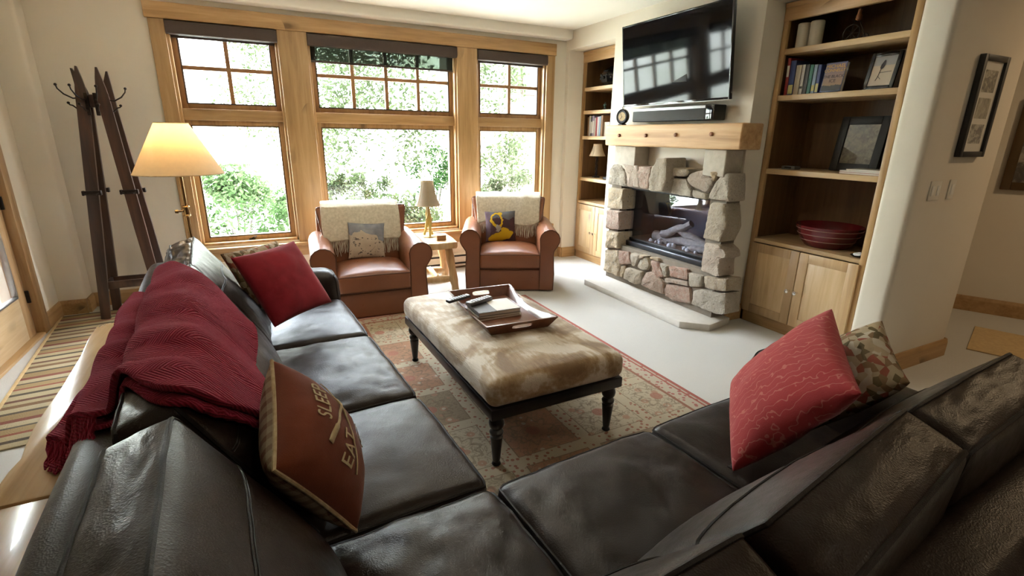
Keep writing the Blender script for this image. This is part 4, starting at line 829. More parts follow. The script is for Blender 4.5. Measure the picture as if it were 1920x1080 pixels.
def backc(a0, a1, left, seed, z1=1.0, skew=(0, 0), wr=.007):
    """cushion leaning on the back; a0..a1 along the run; depth measured from the seat front"""
    g = .006; a0 += g; a1 -= g; fb, ft, bt, bb = .535, .845, .985, .95; zt = z1; sl, sr = skew
    def P(a, d, z): return V(-d, a, z) if left else V(a, -d, z)
    sz = (a1 - a0, .27, .58)
    mp = hexmap(P(a0, bb, .44), P(a1, bb, .44), P(a0, fb, .45), P(a1, fb, .45), P(a0, bt + sl, zt - .045), P(a1, bt + sr, zt - .045), P(a0, ft + sl, zt), P(a1, ft + sr, zt), sz)
    cu = Cushion(sz, .03, mp, (.012, .012, .01, .06, 0, .016), wr, (7, 7, 5), seed); o = T.part('back_cushion', cu.mesh(52), DL)
    bm = newbm(); tube(bm, cu.loop((1, .90)), .0065, 6, closed=True); tube(bm, cu.loop((1, -.90)), .0065, 6, closed=True); T.part('piping', bm, 'welt_leather', o)
    bm = newbm(); tube(bm, cu.line(lambda t: (-1 + 2 * t, 1, .38 + .10 * math.sin(t * PI))), .003, 5); tube(bm, cu.line(lambda t: (-1 + 2 * t, 1, .355 + .10 * math.sin(t * PI))), .002, 5); T.part('stitching', bm, 'welt_leather', o)
backc(VB[3], VB[4], True, 21, .99, wr=.019); backc(VB[2], VB[3], True, 22); backc(.04, VB[2], True, 23, .985); backc(-.80, -.02, True, 24, 1.0, wr=.006)
backc(-.55, .01, False, 25, .985, (.05, .05), .004); backc(.03, UB[1] - .04, False, 26, 1.0, (.065, .0), .004); backc(UB[1] - .03, UB[2] + .01, False, 27, .985, (.0, -.01), .0055)
bm = newbm(); box(bm, (.765, -.385, .487), (.80, -.368, .492), .001, M=None); T.part('brand_tag', bm, 'black_plastic', label='small black sewn fabric tag')
# ---- throw draped over the left back
bvh_v, bvh_f = [], []
for ch in SOFA.o.children:
    if ch.name.split('.')[0] in ('back_cushion', 'back_frame', 'seat_cushion'):
        off = len(bvh_v); bvh_v += [v.co.copy() for v in ch.data.vertices]; bvh_f += [[off + i for i in p.vertices] for p in ch.data.polygons]
bvh = BVHTree.FromPolygons(bvh_v, bvh_f)
def hgt(u, v, floor=.645):
    h = bvh.ray_cast(V(u, v, 2), V(0, 0, -1)); return max(floor, h[0].z) if h[0] is not None else floor
NU, NV = 70, 110
def throw_uv(s, t):                                     # s: from hanging side (0) to front of the cushions (1); t: near (0) to far (1)
    ul = -1.26 + .14 * t ** 1.5; ur = -.645 + .015 * math.sin(t * 9)
    def pw(q): 
        for (a, x), (b, y) in zip(q, q[1:]):
            if s <= b: return x + (y - x) * smooth01((s - a) / (b - a))
        return q[-1][1]
    v0 = pw([(0, .62), (.33, .36), (.68, .07), (1, .17)]); v1 = pw([(0, 1.74), (.4, 1.48), (.7, 1.26), (1, 1.10)])
    return ul + (ur - ul) * s, v0 + (v1 - v0) * t
H = [[0.0] * (NV + 1) for _ in range(NU + 1)]
for i in range(NU + 1):
    for j in range(NV + 1): H[i][j] = hgt(*throw_uv(i / NU, j / NV))
def passes(H, fn, k):
    for _ in range(k):
        G = [r[:] for r in H]
        for i in range(NU + 1):
            for j in range(NV + 1):
                nb = [H[a][b] for a in (max(0, i - 1), i, min(NU, i + 1)) for b in (max(0, j - 1), j, min(NV, j + 1))]; G[i][j] = fn(nb)
        H = G
    return H
H = passes(H, max, 2); H0 = H; H = passes(H, lambda n_: sum(n_) / 9, 5)
bm = newbm(); Vt = {}
def throw_pt(s, t, i, j):
    u, v = throw_uv(s, t)
    fold = .011 * math.sin(v * 21 + 5 * s + 2.4 * noise.noise(V(u * 3, v * 2, 0))) * (.4 + .6 * math.sin(s * PI)) + .014 * noise.noise(V(u * 7, v * 5, 2))
    return V(u, v, H[i][j] + .018 + max(-.006, fold) + .012 * math.exp(-((t - .0) / .05) ** 2))
vs = [[bm.verts.new(throw_pt(i / NU, j / NV, i, j)) for j in range(NV + 1)] for i in range(NU + 1)]
for i in range(NU):
    for j in range(NV): bm.faces.new((vs[i][j], vs[i + 1][j], vs[i + 1][j + 1], vs[i][j + 1]))
throw = link('throw_blanket', finish(bm, 'throw_blanket', 'red_knit')); throw.matrix_world = SM; tagit(throw, 'crimson knitted throw draped over the left back of the dark sofa', 'throw blanket')
md = throw.modifiers.new('thickness', 'SOLIDIFY'); md.thickness = .016; md.offset = 1
# second folded layer, lying under the near edge
bm = newbm()
def layer(a, b):
    s, t = .12 + .88 * a, .0 + .16 * b; i, j = int(s * NU), int(t * NV); p = throw_pt(s, t, i, j); return p + V(0, -.03 * (1 - b), -.014)
gridmesh(bm, 40, 8, layer); o = link('folded_layer', finish(bm, 'folded_layer', 'red_knit'), throw); md = o.modifiers.new('thickness', 'SOLIDIFY'); md.thickness = .012
bm = newbm(); random.seed(9)
for k in range(30):                                     # long fringe at the hanging near corner
    s = .01 + .30 * k / 30; p = throw_pt(s, 0, int(s * NU), 0); L = random.uniform(.07, .13)
    pts = [p + V(.01 * noise.noise(V(k, q, 0)), -.02 * q / 2, 0) + V(random.uniform(-.004, .004), -L * q / 5 * .55, -L * q / 5 * .75) for q in range(6)]
    tube(bm, [V(q.x, q.y, max(q.z, .64)) for q in pts], [.006, .006, .0055, .005, .005, .003], 6)
o = link('fringe', finish(bm, 'fringe', 'red_knit'), throw)

# ================================================================== LOOSE PILLOWS
def pillow(name, label, M4, sx, sy, t, mat, pinch=.07, seed=0, rim=None, back=None, group=None):
    if back is None and rim is None:
        bm, P = pillow_bm(sx, sy, t, pinch, 26, seed); o = link(name, finish(bm, name, mat)); o.matrix_world = M4; tagit(o, label, 'cushion', group); return o, P
    T = Thing(name, label, 'cushion', mat4=M4, group=group); bm, P = pillow_bm(sx, sy, t, pinch, 26, seed, half=1); f = T.part('front_panel', bm, mat)
    bm, _ = pillow_bm(sx, sy, t, pinch, 22, seed, half=-1); T.part('back_panel', bm, back or mat); bm = newbm(); tube(bm, pillow_rim(sx, sy, pinch), .006, 8, closed=True); T.part('piping', bm, rim or mat); return T, P, f
redM = frame3((.085, 3.14, .775), (.762, .647, .03), (-.382, .412, .827))
pillow('throw_pillow', 'plain crimson square pillow leaning in the far corner of sofa', redM, .45, .45, .15, 'crimson_cotton', .05, 3)
pillow('throw_pillow', 'small paisley pillow tucked behind the plain crimson pillow', frame3((-.005, 3.34, .775), (.78, .62, .02), (-.40, .40, .82)), .40, .40, .12, 'paisley', .05, 8)
# SLEEP / EAT pillow
slM = frame3((.06, 1.412, .728), (.058, .949, .309), (-.464, -.248, .85))
T, P, fpn = pillow('throw_pillow', 'russet pillow with SLEEP and EAT lettering and crossed skis', slM, .40, .40, .23, 'russet_cotton', .05, 5, 'cream_cord', 'plaid')
def onto(bm, lift=.003):
    for v in bm.verts:
        a, b = v.co.x / .20, v.co.y / .20; a, b = max(-.98, min(.98, a / (1 - .05 * (1 - b * b)))), max(-.98, min(.98, b / (1 - .05 * (1 - a * a)))); q = P(a, b, 1); v.co = V(v.co.x, v.co.y, q.z + lift + max(0, v.co.z))
def dense(bm, n=2):
    bmesh.ops.triangulate(bm, faces=bm.faces)
def letters(tx, x, y, size, rot=0):
    bm = text_bm(tx, size, .0015, 'CENTER', 1.05); bmesh.ops.triangulate(bm, faces=bm.faces)
    bmesh.ops.subdivide_edges(bm, edges=[e for e in bm.edges if e.calc_length() > .02], cuts=2); bmesh.ops.transform(bm, matrix=Matrix.Translation(V(x, y, 0)) @ Matrix.Rotation(rot, 4, 'Z') @ Matrix.Scale(1.25, 4, V(0, 1, 0)), verts=bm.verts); onto(bm); T.part('lettering', bm, 'cream_cord', fpn, smooth=False)
letters('SLEEP', .04, .105, .054); letters('EAT', -.075, -.005, .062); letters('SKI', .04, -.105, .054)
def strip(a, b, w0, w1, tip):
    a, b = Vector(a), Vector(b); bm = newbm(); d = (b - a).normalized(); nn = V(-d.y, d.x, 0); rows = []
    for k in range(25):
        t = k / 24; p = a.lerp(b, t); w_ = w0 if t < .32 else w1; rows.append([bm.verts.new(V(p.x, p.y, .002) + nn * w_ / 2 * s_) for s_ in (-1, 1)])
    for r0, r1 in zip(rows, rows[1:]): bm.faces.new((r0[0], r1[0], r1[1], r0[1]))
    onto(bm, .004); o = T.part('embroidered_ski', bm, 'cream_cord', fpn); m_ = o.modifiers.new('t', 'SOLIDIFY'); m_.thickness = .003
strip((-.10, .085), (.11, .015), .017, .009, 0); strip((.145, .075), (-.125, -.065), .006, .006, 0)
# right hand pillows
rrM = frame3((1.60, .985, .772), (.264, -.533, .804), (.727, .658, .197))
pillow('throw_pillow', 'coral red square pillow with squiggle stitching on the near sofa run', rrM, .50, .50, .20, 'coral_quilt', .065, 12)
pillow('throw_pillow', 'olive and red paisley pillow behind the coral pillow', frame3((1.83, .95, .775), (.36, -.60, .71), (.75, .60, .12)), .44, .44, .17, 'paisley', .05, 17)

# ================================================================== RUGS
rx0, rx1, ry0, ry1 = .54, 2.41, 1.27, 4.42
bm = newbm(); box(bm, ((rx0 - rx1) / 2, (ry0 - ry1) / 2, 0), ((rx1 - rx0) / 2, (ry1 - ry0) / 2, .011), .004); MT['oriental_rug'] = rug_mat((rx1 - rx0) / 2, (ry1 - ry0) / 2)
single('area_rug', bm, 'oriental_rug', 'faded oriental rug in cream and rust under the ottoman', 'rug', ((rx0 + rx1) / 2, (ry0 + ry1) / 2, .001), world=False)
bm = newbm(); box(bm, (-.31, -1.2, 0), (.31, 1.2, .009), .003)
T = Thing('runner_rug', 'tan runner rug with dark red and black stripes by the left door', 'rug', (-1.30, 4.42, .001), R(5)); T.part('pile', bm, 'striped_runner')
bm = newbm()
for sg in (-1, 1): box(bm, (.30 * sg - .012, -1.2, .001), (.30 * sg + .012, 1.2, .0095), .002)
T.part('edge_binding', bm, 'tawny_mat')
bm = newbm(); prism(bm, [V(5.725, 1.882, .001), V(6.05, .90, .001), V(5.35, .70, .001), V(5.02, 1.66, .001)][::-1], (0, 0, .008)); single('hall_rug', bm, 'tawny_mat', 'small tawny mat on the hall carpet', 'rug', (5.5, 1.3, .001))
# ================================================================== OTTOMAN
T = Thing('ottoman', 'long cowhide upholstered ottoman on black turned legs', 'ottoman', (1.265, 2.66, .012), R(1)); hx, hy = .41, .745
bm = newbm(); box(bm, (-hx + .01, -hy + .01, .285), (hx - .01, hy - .01, .345), .006); T.part('apron', bm, 'black_leg')
cu = Cushion((hx * 2, hy * 2, .145), .052, lambda q: q + V(0, 0, .416), (.0, .0, .0, .0, 0, .028), .004, (5, 5, 5), 31); T.part('cushion_top', cu.mesh(34), 'cowhide')
prof = [(0, 0), (.020, 0), (.024, .006), (.021, .014), (.017, .02), (.020, .034), (.026, .10), (.031, .15), (.033, .165), (.026, .172), (.034, .182), (.036, .195), (.030, .205), (.024, .21), (.036, .225), (.040, .245), (.036, .262), (.030, .27), (.030, .29), (0, .29)]
for sx in (-1, 1):
    for sy in (-1, 1): bm = newbm(); lathe(bm, prof, 20, (sx * (hx - .06), sy * (hy - .06), 0)); T.part('leg', bm, 'black_leg')
# tray
tz = .5295
T = Thing('serving_tray', 'dark red wood tray with flared sides and cut-out handles on ottoman', 'tray', (1.295, 2.715, tz), R(-3)); tw, tl = .175, .31; fl = .045
T.boxpart('bottom', (-tw, -tl, 0), (tw, tl, .01), 'tray_wood', .002)
for sg in (-1, 1):
    bm = newbm(); nn = 20; rows = []
    for k in range(nn + 1):
        t = k / nn; yy = -tl + 2 * tl * t; top = .036 + .036 * (abs(2 * t - 1)) ** 2; e = fl * top / .072 * sg
        ye = yy + (fl * top / .072 if t > .999 else (-fl * top / .072 if t < .001 else 0))
        rows.append([bm.verts.new(V(sg * tw, yy, 0)), bm.verts.new(V(sg * tw + e, ye, top)), bm.verts.new(V(sg * tw + e + sg * .010, ye, top)), bm.verts.new(V(sg * tw + sg * .010, yy, 0))])
    for r0, r1 in zip(rows, rows[1:]):
        for a in range(4): bm.faces.new((r0[a], r0[(a + 1) % 4], r1[(a + 1) % 4], r1[a]))
    bm.faces.new(rows[0]); bm.faces.new(rows[-1][::-1]); T.part('side', bm, 'tray_wood')
for sg in (-1, 1):                                      # end boards with oval grips
    bm = newbm(); nn = 24; H_ = .072; ring_o, ring_i = [], []
    for k in range(nn):
        a = 2 * PI * k / nn; ca, sa = math.cos(a), math.sin(a); s_ = 1 / max(abs(ca), abs(sa)); ox, oz = ca * s_, (sa * s_ + 1) / 2
        ring_o.append((ox * (tw + .008 + fl * oz), oz * H_)); e = 4.0; r_ = (abs(ca) ** e + abs(sa) ** e) ** (-1 / e); ring_i.append((ca * r_ * .062, H_ * .56 + sa * r_ * .013))
    vs = []
    for thk in (0, .011):
        vs.append([[bm.verts.new(V(x, sg * (tl + fl * z / H_ + thk), z)) for x, z in rg] for rg in (ring_o, ring_i)])
    for k in range(nn):
        k2 = (k + 1) % nn
        bm.faces.new((vs[0][0][k], vs[0][0][k2], vs[0][1][k2], vs[0][1][k])); bm.faces.new((vs[1][0][k], vs[1][0][k2], vs[1][1][k2], vs[1][1][k])); bm.faces.new((vs[0][0][k], vs[0][0][k2], vs[1][0][k2], vs[1][0][k])); bm.faces.new((vs[0][1][k], vs[0][1][k2], vs[1][1][k2], vs[1][1][k]))
    T.part('end_board', bm, 'tray_wood')
for k, (z, w_, d_, t, m, lab, rz) in enumerate(((.0, .285, .225, .014, 'cover_7', 'lower brown magazine in the tray on the ottoman', 2), (.0145, .28, .22, .012, 'cover_2', 'tan magazine in the middle of the tray pile', -2), (.027, .28, .215, .024, 'cover_4', 'top black and white book on the tray pile', 1))):
    T = Thing('book' if k == 2 else 'magazine', lab, 'book' if k == 2 else 'magazine', (1.255, 2.715, tz + .0105 + z), R(rz - 3), 'reading pile in the tray'); bm = newbm(); box(bm, (-w_ / 2, -d_ / 2, 0), (w_ / 2, d_ / 2, .002)); box(bm, (-w_ / 2, -d_ / 2, t - .002), (w_ / 2, d_ / 2, t)); box(bm, (-w_ / 2, -d_ / 2, 0), (-w_ / 2 + .002, d_ / 2, t)); c_ = T.part('cover', bm, m)
    T.boxpart('pages', (-w_ / 2 + .002, -d_ / 2 + .003, .002), (w_ / 2 - .003, d_ / 2 - .003, t - .002), 'paper', 0)
    if k == 2: T.boxpart('cover_print', (-.02, -d_ / 2 + .004, t), (w_ / 2 - .004, d_ / 2 - .004, t + .0006), 'white_paint', 0, c_)
def remote(loc, rz, L, w_, h_, label, m, tilt=0):
    T = Thing('remote_control', label, 'remote control', mat4=Matrix.Translation(Vector(loc)) @ Matrix.Rotation(rz, 4, 'Z') @ Matrix.Rotation(tilt, 4, 'Y')); T.boxpart('body', (-L / 2, -w_ / 2, 0), (L / 2, w_ / 2, h_), m, .007); T.boxpart('top_face', (-L / 2 + .006, -w_ / 2 + .005, h_ - .001), (L / 2 - .006, w_ / 2 - .005, h_ + .0008), 'silver_grey', .0005)
    for a in range(7):
        for b in range(3): T.boxpart('button', (-L / 2 + .03 + a * (L - .06) / 6 - .004, (b - 1) * .012 - .003, h_), (-L / 2 + .03 + a * (L - .06) / 6 + .004, (b - 1) * .012 + .003, h_ + .0025), 'black_plastic', 0)
remote((1.19, 2.795, tz + .064), R(22), .20, .052, .024, 'grey remote control lying across the books on the tray', 'mid_grey'); remote((1.075, 2.865, tz + .077), R(14), .17, .045, .018, 'black remote control resting on the tray edge', 'black_plastic', R(-3))

# ================================================================== TAN ARMCHAIRS
def armchair(M4, label):
    T = Thing('armchair', label, 'armchair', mat4=M4, group='tan leather armchairs'); TL = 'tan_leather'
    rbox('base', (-.47, .012, .012), (.47, .86, .25), .015, TL, wr=.002, seed=41, T=T)
    bm = newbm(); tube(bm, [V(-.47, .012, .245), V(.47, .012, .245)], .004, 6); T.part('front_welt', bm, 'tan_welt')
    c = V(0, .29, .335); cu = Cushion((.645, .60, .165), .028, lambda q: q + c, (0, 0, .012, 0, 0, .065), .006, (6, 6, 4), 42); o = T.part('seat_cushion', cu.mesh(22), TL)
    bm = newbm(); tube(bm, cu.loop((2, .9)), .005, 6, closed=True); tube(bm, cu.loop((2, -.9)), .005, 6, closed=True); T.part('piping', bm, 'tan_welt', o)
    for sg in (-1, 1):                                  # rolled arms : profile in x,z swept back in y
        pr = [(.322, .02), (.468, .02), (.474, .20), (.462, .40), (.468, .45)]; cx, cz, r = .422, .572, .106
        pr += [(cx + r * math.cos(a), cz + r * math.sin(a)) for a in [R(-38 + 23.5 * k) for k in range(10)]]
        pr += [(.322, .50), (.320, .30)]
        bm = newbm(); nn = 12; rows = []
        for k in range(nn + 1):
            t = k / nn; yy = .0 + .80 * t; rows.append([bm.verts.new(V(sg * (x - .012 * t), yy, z + (.025 * t if z > .4 else 0))) for x, z in pr])
        m_ = len(pr)
        for r0, r1 in zip(rows, rows[1:]):
            for a in range(m_): bm.faces.new((r0[a], r0[(a + 1) % m_], r1[(a + 1) % m_], r1[a]))
        bm.faces.new(rows[0]); bm.faces.new(rows[-1][::-1]); o = T.part('arm', bm, TL)
        bm = newbm(); tube(bm, [V(sg * x, .0, z) for x, z in pr], .005, 6, closed=True); T.part('piping', bm, 'tan_welt', o)
    sz = (.84, .16, .56)
    mp = hexmap(V(-.345, .50, .40), V(.345, .50, .40), V(-.36, .70, .40), V(.36, .70, .40), V(-.43, .655, .945), V(.43, .655, .945), V(-.42, .80, .935), V(.42, .80, .935), sz)
    cu = Cushion(sz, .03, mp, (0, 0, .04, 0, 0, .01), .007, (6, 6, 6), 43); o = T.part('back_cushion', cu.mesh(24), TL); bm = newbm(); tube(bm, cu.loop((1, -.9)), .005, 6, closed=True); tube(bm, cu.loop((1, .9)), .005, 6, closed=True); T.part('piping', bm, 'tan_welt', o)
    mp2 = hexmap(V(-.44, .68, .25), V(.44, .68, .25), V(-.44, .86, .25), V(.44, .86, .25), V(-.425, .78, .925), V(.425, .78, .925), V(-.41, .87, .915), V(.41, .87, .915), sz); cu2 = Cushion(sz, .03, mp2, (0,) * 6, .003, (5, 5, 5), 44); T.part('back_shell', cu2.mesh(14), TL)
    return T, [cu, cu2]
CH1 = Matrix.Translation(V(.858, 4.389, .0)) @ Matrix.Rotation(R(-3.7), 4, 'Z'); CH2 = Matrix.Translation(V(2.322, 4.61, 0)) @ Matrix.Rotation(R(-24.3), 4, 'Z')
T1, cus = armchair(CH1, 'tan leather armchair nearest the sofa with a winter print cushion')
copy_thing(T1.o, CH2, 'tan leather armchair by the right window with a yellow print cushion')
# ---- fringed wool throws over the chair backs
def chair_throw(M4, x0, x1, drop, label, seed, wave):
    path = [(.905, .72), (.905, .90), (.885, .955), (.83, .972), (.73, .978), (.66, .972), (.605, .94), (.575, .86), (.55, .775), (.522, .69), (.51, .63)]
    path = [p for p in path]
    def at(f):
        k = f * (len(path) - 1); i = min(int(k), len(path) - 2); a, b = path[i], path[i + 1]; q = k - i; return a[0] + (b[0] - a[0]) * q, a[1] + (b[1] - a[1]) * q
    nu, nv = 44, 40
    def P(s, t):
        end = drop + wave * math.sin(s * 7 + seed); y, z = at(t * end); x = x0 + (x1 - x0) * s + .012 * math.sin(t * 5 + seed) * (1 if s < .5 else -1)
        k = .010 * noise.noise(V(s * 7, t * 5, seed)) + wave * .12 * math.sin(s * 16 + seed) * t; return V(x, y - abs(k) * .6 - .005, z + k * .5 + .004)
    bm = newbm(); gridmesh(bm, nu, nv, P); o = link('wool_throw', finish(bm, 'wool_throw', 'cream_wool')); o.matrix_world = M4; tagit(o, label, 'throw blanket', 'cream throws on the armchairs'); m_ = o.modifiers.new('t', 'SOLIDIFY'); m_.thickness = .009; m_.offset = 1
    bm = newbm(); random.seed(seed)
    for k in range(58):
        s = (k + .5) / 58; p = P(s, 1.0); L = random.uniform(.105, .15); dx = random.uniform(-.008, .008); tube(bm, [p + V(dx * q / 4 + .003 * math.sin(q * 2 + k), -.006 - .003 * math.sin(q + k), -L * q / 4) for q in range(5)], [.0042, .0045, .004, .004, .0025], 5)
    link('fringe', finish(bm, 'fringe', 'cream_wool'), o)
chair_throw(CH1, -.375, .335, .985, 'cream fringed wool throw over the back of the chair nearest sofa', 1.0, .015); chair_throw(CH2, -.365, .36, .93, 'cream fringed wool throw bunched over the chair by right window', 2.6, .07)
# ---- chair cushions
noise_pic('winter_print', [(.36, (.06, .065, .08)), (.43, (.22, .21, .21)), (.48, (.52, .45, .36)), (.66, (.62, .55, .45))], 9)
n = N('winter_print2'); x, y_, z = n.sep(n.co()); skyf = n.math('GREATER_THAN', n.math('ADD', n.math('ADD', y_, n.math('MULTIPLY', n.noise(n.co(), 16, 4), .11)), n.math('MULTIPLY', n.math('ABSOLUTE', n.math('ADD', x, .05)), .5)), .155); sp = n.ramp(n.noise(n.co(), 34, 3), [(.36, (1, 1, 1)), (.42, (0, 0, 0))]); low = n.math('LESS_THAN', y_, .03)
c = n.mix(skyf, n.mix(n.noise(n.co(), 7, 3), (.62, .53, .42), (.50, .42, .33)), n.mix(n.noise(n.co(), 18, 4), (.12, .13, .16), (.40, .41, .44))); c = n.mix(n.math('MULTIPLY', n.math('MULTIPLY', n.sep(sp)[0], low), .9), c, (.06, .055, .06)); n.set(c, .85, spec=.2); n.bump(n.noise(n.co(), 300, 2), .3, .003); MT['winter_print2'] = n.m
lean = Matrix.Rotation(R(90 - 13), 4, 'X')
pillow('throw_pillow', 'square cushion with a grey winter landscape print on armchair', CH1 @ Matrix.Translation(V(.005, .475, .632)) @ Matrix.Rotation(R(4), 4, 'Y') @ lean, .345, .345, .12, 'winter_print2', .06, 22)
n = N('yellow_print'); x, y_, z = n.sep(n.co()); x = n.math('ADD', x, n.math('MULTIPLY_ADD', n.noise(n.co(), 13, 2), .09, -.045)); y_ = n.math('ADD', y_, n.math('MULTIPLY_ADD', n.noise(n.co((1, 1, 1), (0, 0, 1)), 12, 2), .09, -.045)); nz = n.noise(n.co(), 6, 2)
c = n.mix(n.noise(n.co(), 14, 3), (.035, .022, .026), (.10, .04, .045)); c = n.mix(n.math('GREATER_THAN', y_, .085), c, n.mix(nz, (.05, .05, .055), (.16, .16, .17))); c = n.mix(n.math('LESS_THAN', x, -.115), c, (.13, .085, .10))
def ell(cx, cy, rx, ry, rot=0):
    ca, sa = math.cos(rot), math.sin(rot); dx = n.math('SUBTRACT', x, cx); dy = n.math('SUBTRACT', y_, cy)
    u = n.math('ADD', n.math('MULTIPLY', dx, ca), n.math('MULTIPLY', dy, sa)); v = n.math('SUBTRACT', n.math('MULTIPLY', dy, ca), n.math('MULTIPLY', dx, sa))
    return n.math('ADD', n.math('POWER', n.math('ABSOLUTE', n.math('DIVIDE', u, rx)), 2), n.math('POWER', n.math('ABSOLUTE', n.math('DIVIDE', v, ry)), 2))
YL = (.55, .34, .012)
e1 = ell(-.035, .07, .075, .095); c = n.mix(n.math('MULTIPLY', n.math('LESS_THAN', e1, 1), n.math('GREATER_THAN', e1, .5)), c, YL)
e2 = ell(.0, -.11, .15, .05, R(12)); c = n.mix(n.math('LESS_THAN', e2, 1), c, YL); e3 = ell(.06, -.055, .07, .03, R(-30)); c = n.mix(n.math('LESS_THAN', e3, 1), c, YL); e4 = ell(-.03, -.02, .028, .04); c = n.mix(n.math('LESS_THAN', e4, 1), c, (.33, .30, .26))
n.set(c, .8, spec=.2); n.bump(n.noise(n.co(), 300, 2), .3, .003); MT['yellow_print'] = n.m
pillow('throw_pillow', 'square cushion with dark maroon and yellow print on armchair', CH2 @ Matrix.Translation(V(-.095, .475, .632)) @ Matrix.Rotation(R(-2), 4, 'Y') @ lean, .345, .345, .12, 'yellow_print', .06, 23)
# ================================================================== LOG SIDE TABLE + LAMP
T = Thing('log_side_table', 'rustic log side table with thick slab top between the armchairs', 'side table', (1.645, 5.14, 0), R(-6))
bm = newbm(); pts = [(-.22, -.26), (-.23, .0), (-.21, .27), (.0, .29), (.21, .27), (.225, 0), (.215, -.25), (.0, -.285)]; prism(bm, [V(a, b, .47) for a, b in pts], (0, 0, .075), .018); T.part('slab_top', bm, 'log_wood')
for (a, b) in ((-.13, -.17), (.13, -.17), (-.13, .18), (.13, .18)):
    bm = newbm(); nn = 8; tube(bm, [V(a * (1 + .45 * (1 - k / nn)), b * (1 + .3 * (1 - k / nn)), .475 * k / nn) for k in range(nn + 1)], [.042 + .005 * math.sin(k * 1.7 + a * 30) for k in range(nn + 1)], 12)
    for v in bm.verts: v.co += V(.004, .004, 0) * noise.noise(v.co * 22)
    T.part('leg', bm, 'log_wood')
for b in (-.19, .2): bm = newbm(); tube(bm, [V(-.17 + .34 * k / 8, b, .13) for k in range(9)], [.028, .034, .04, .043, .044, .043, .04, .034, .028], 12); T.part('stretcher', bm, 'log_wood')
bm = newbm(); tube(bm, [V(-.0, -.2 + .4 * k / 8, .15) for k in range(9)], .03, 12); T.part('stretcher', bm, 'log_wood')
def antlers(bm):
    for k in range(3):
        a = k * 2.1 + .4; tube(bm, [V(.055 * math.cos(a), .055 * math.sin(a), .012), V(.03 * math.cos(a + .3), .03 * math.sin(a + .3), .08), V(.024 * math.cos(a + 1.2), .024 * math.sin(a + 1.2), .17), V(.018 * math.cos(a + 2), .018 * math.sin(a + 2), .25), V(.008 * math.cos(a + 2.4), .008 * math.sin(a + 2.4), .35)], [.014, .016, .017, .015, .011], 8)
        tube(bm, [V(.024 * math.cos(a + 1.2), .024 * math.sin(a + 1.2), .17), V(.05 * math.cos(a + 1.4), .05 * math.sin(a + 1.4), .21)], [.008, .003], 6)
table_lamp('table_lamp', 'table lamp with antler stem and beige bell shade by the window', (1.635, 5.24, .546), ([(0, 0), (.075, 0), (.078, .008), (.06, .018), (0, .02)], 'antler'), (antlers, 'antler'), (.135, .07, .345, .60, 'linen_shade', 1.9))
T = Thing('coaster_box', 'small wooden coaster box beside the antler lamp', 'box', (1.70, 5.03, .546), R(-6)); T.boxpart('body', (-.05, -.045, 0), (.05, .045, .045), 'alder_sash_x', .004); T.boxpart('lid', (-.052, -.047, .045), (.052, .047, .055), 'alder_x', .003)
# electric baseboard heater
T = Thing('baseboard_heater', 'long beige baseboard heater under the windows', 'heater', (1.7, 5.80, 0)); T.boxpart('housing', (.1, 5.765, .03), (3.3, YW - .002, .20), 'beige_heater', .008, world=True)
for z in (.06, .155): T.boxpart('slot', (.14, 5.762, z), (3.26, 5.768, z + .022), 'dark_line', 0, world=True)
for x in (.1, 3.27): T.boxpart('end_cap', (x, 5.758, .025), (x + .03, YW - .001, .205), 'beige_heater', .004, world=True)
# ================================================================== LOG CONSOLE BEHIND THE SOFA
T = Thing('console_table', 'pale varnished live-edge slab table behind the left sofa back', 'console table', (-.72, 2.0, 0)); zt = .62
L1 = [atz(px, py, zt) for px, py in ((195, 606), (180, 612), (165, 634), (150, 668), (118, 720), (88, 762), (61, 802), (46, 835), (37, 860), (14, 884), (0, 903), (-20, 935))]
def sofa_out(y): v = y - 1.33; return .61 - 1.155 - v * .061
ys = 1.655
poly = [V(p.x, p.y, zt - .055) for p in L1 if p.y > ys]; poly += [V(sofa_out(ys) - .215, ys, zt - .055)] if False else [V(-.765, ys, zt - .055), V(sofa_out(ys) - .01, ys, zt - .055), V(sofa_out(3.25) - .01, 3.25, zt - .055)]
bm = newbm(); prism(bm, poly, (0, 0, .055), .008); T.part('slab', bm, 'slab_wood', world=True)
poly = [V(-.76, ys - .006, zt - .058), V(-.79, 1.4, zt - .058), V(-.80, 1.1, zt - .058), V(-.77, .8, zt - .058), V(-.77, .2, zt - .058), V(sofa_out(.2) - .01, .2, zt - .058), V(sofa_out(ys) - .01, ys - .006, zt - .058)]
bm = newbm(); prism(bm, poly, (0, 0, .055), .008); T.part('slab', bm, 'slab_wood', world=True)
for (x, y) in ((-.74, 3.05), (-.70, 1.75), (-.68, .45)): bm = newbm(); tube(bm, [V(x, y, .564 * k / 6) for k in range(7)], [.05, .046, .044, .045, .044, .046, .05], 12); T.part('leg', bm, 'log_wood', world=True)

# ================================================================== FLOOR LAMP
lp = V(-.452, 4.12, 0)
T = Thing('floor_lamp', 'lit floor lamp with wide parchment cone shade and brass pole', 'floor lamp', lp); bm = newbm(); lathe(bm, [(0, 0), (.13, 0), (.135, .012), (.12, .024), (.03, .03), (.018, .05), (0, .05)], 32); T.part('base', bm, 'old_brass')
bm = newbm(); tube(bm, [V(0, 0, .03), V(0, 0, 1.50)], .013, 14); T.part('pole', bm, 'brass')
bm = newbm(); tube(bm, [V(0, 0, 1.06), V(0, 0, 1.12)], .021, 14); lathe(bm, [(.021, 1.055), (.026, 1.06), (.021, 1.068)], 16); lathe(bm, [(.021, 1.115), (.026, 1.12), (.021, 1.127)], 16); tube(bm, [V(-.02, 0, 1.09), V(-.05, -.01, 1.09)], .007, 8); tube(bm, [V(-.048, -.01, 1.09), V(-.066, -.014, 1.09)], [.014, .011], 10); T.part('clamp', bm, 'brass')
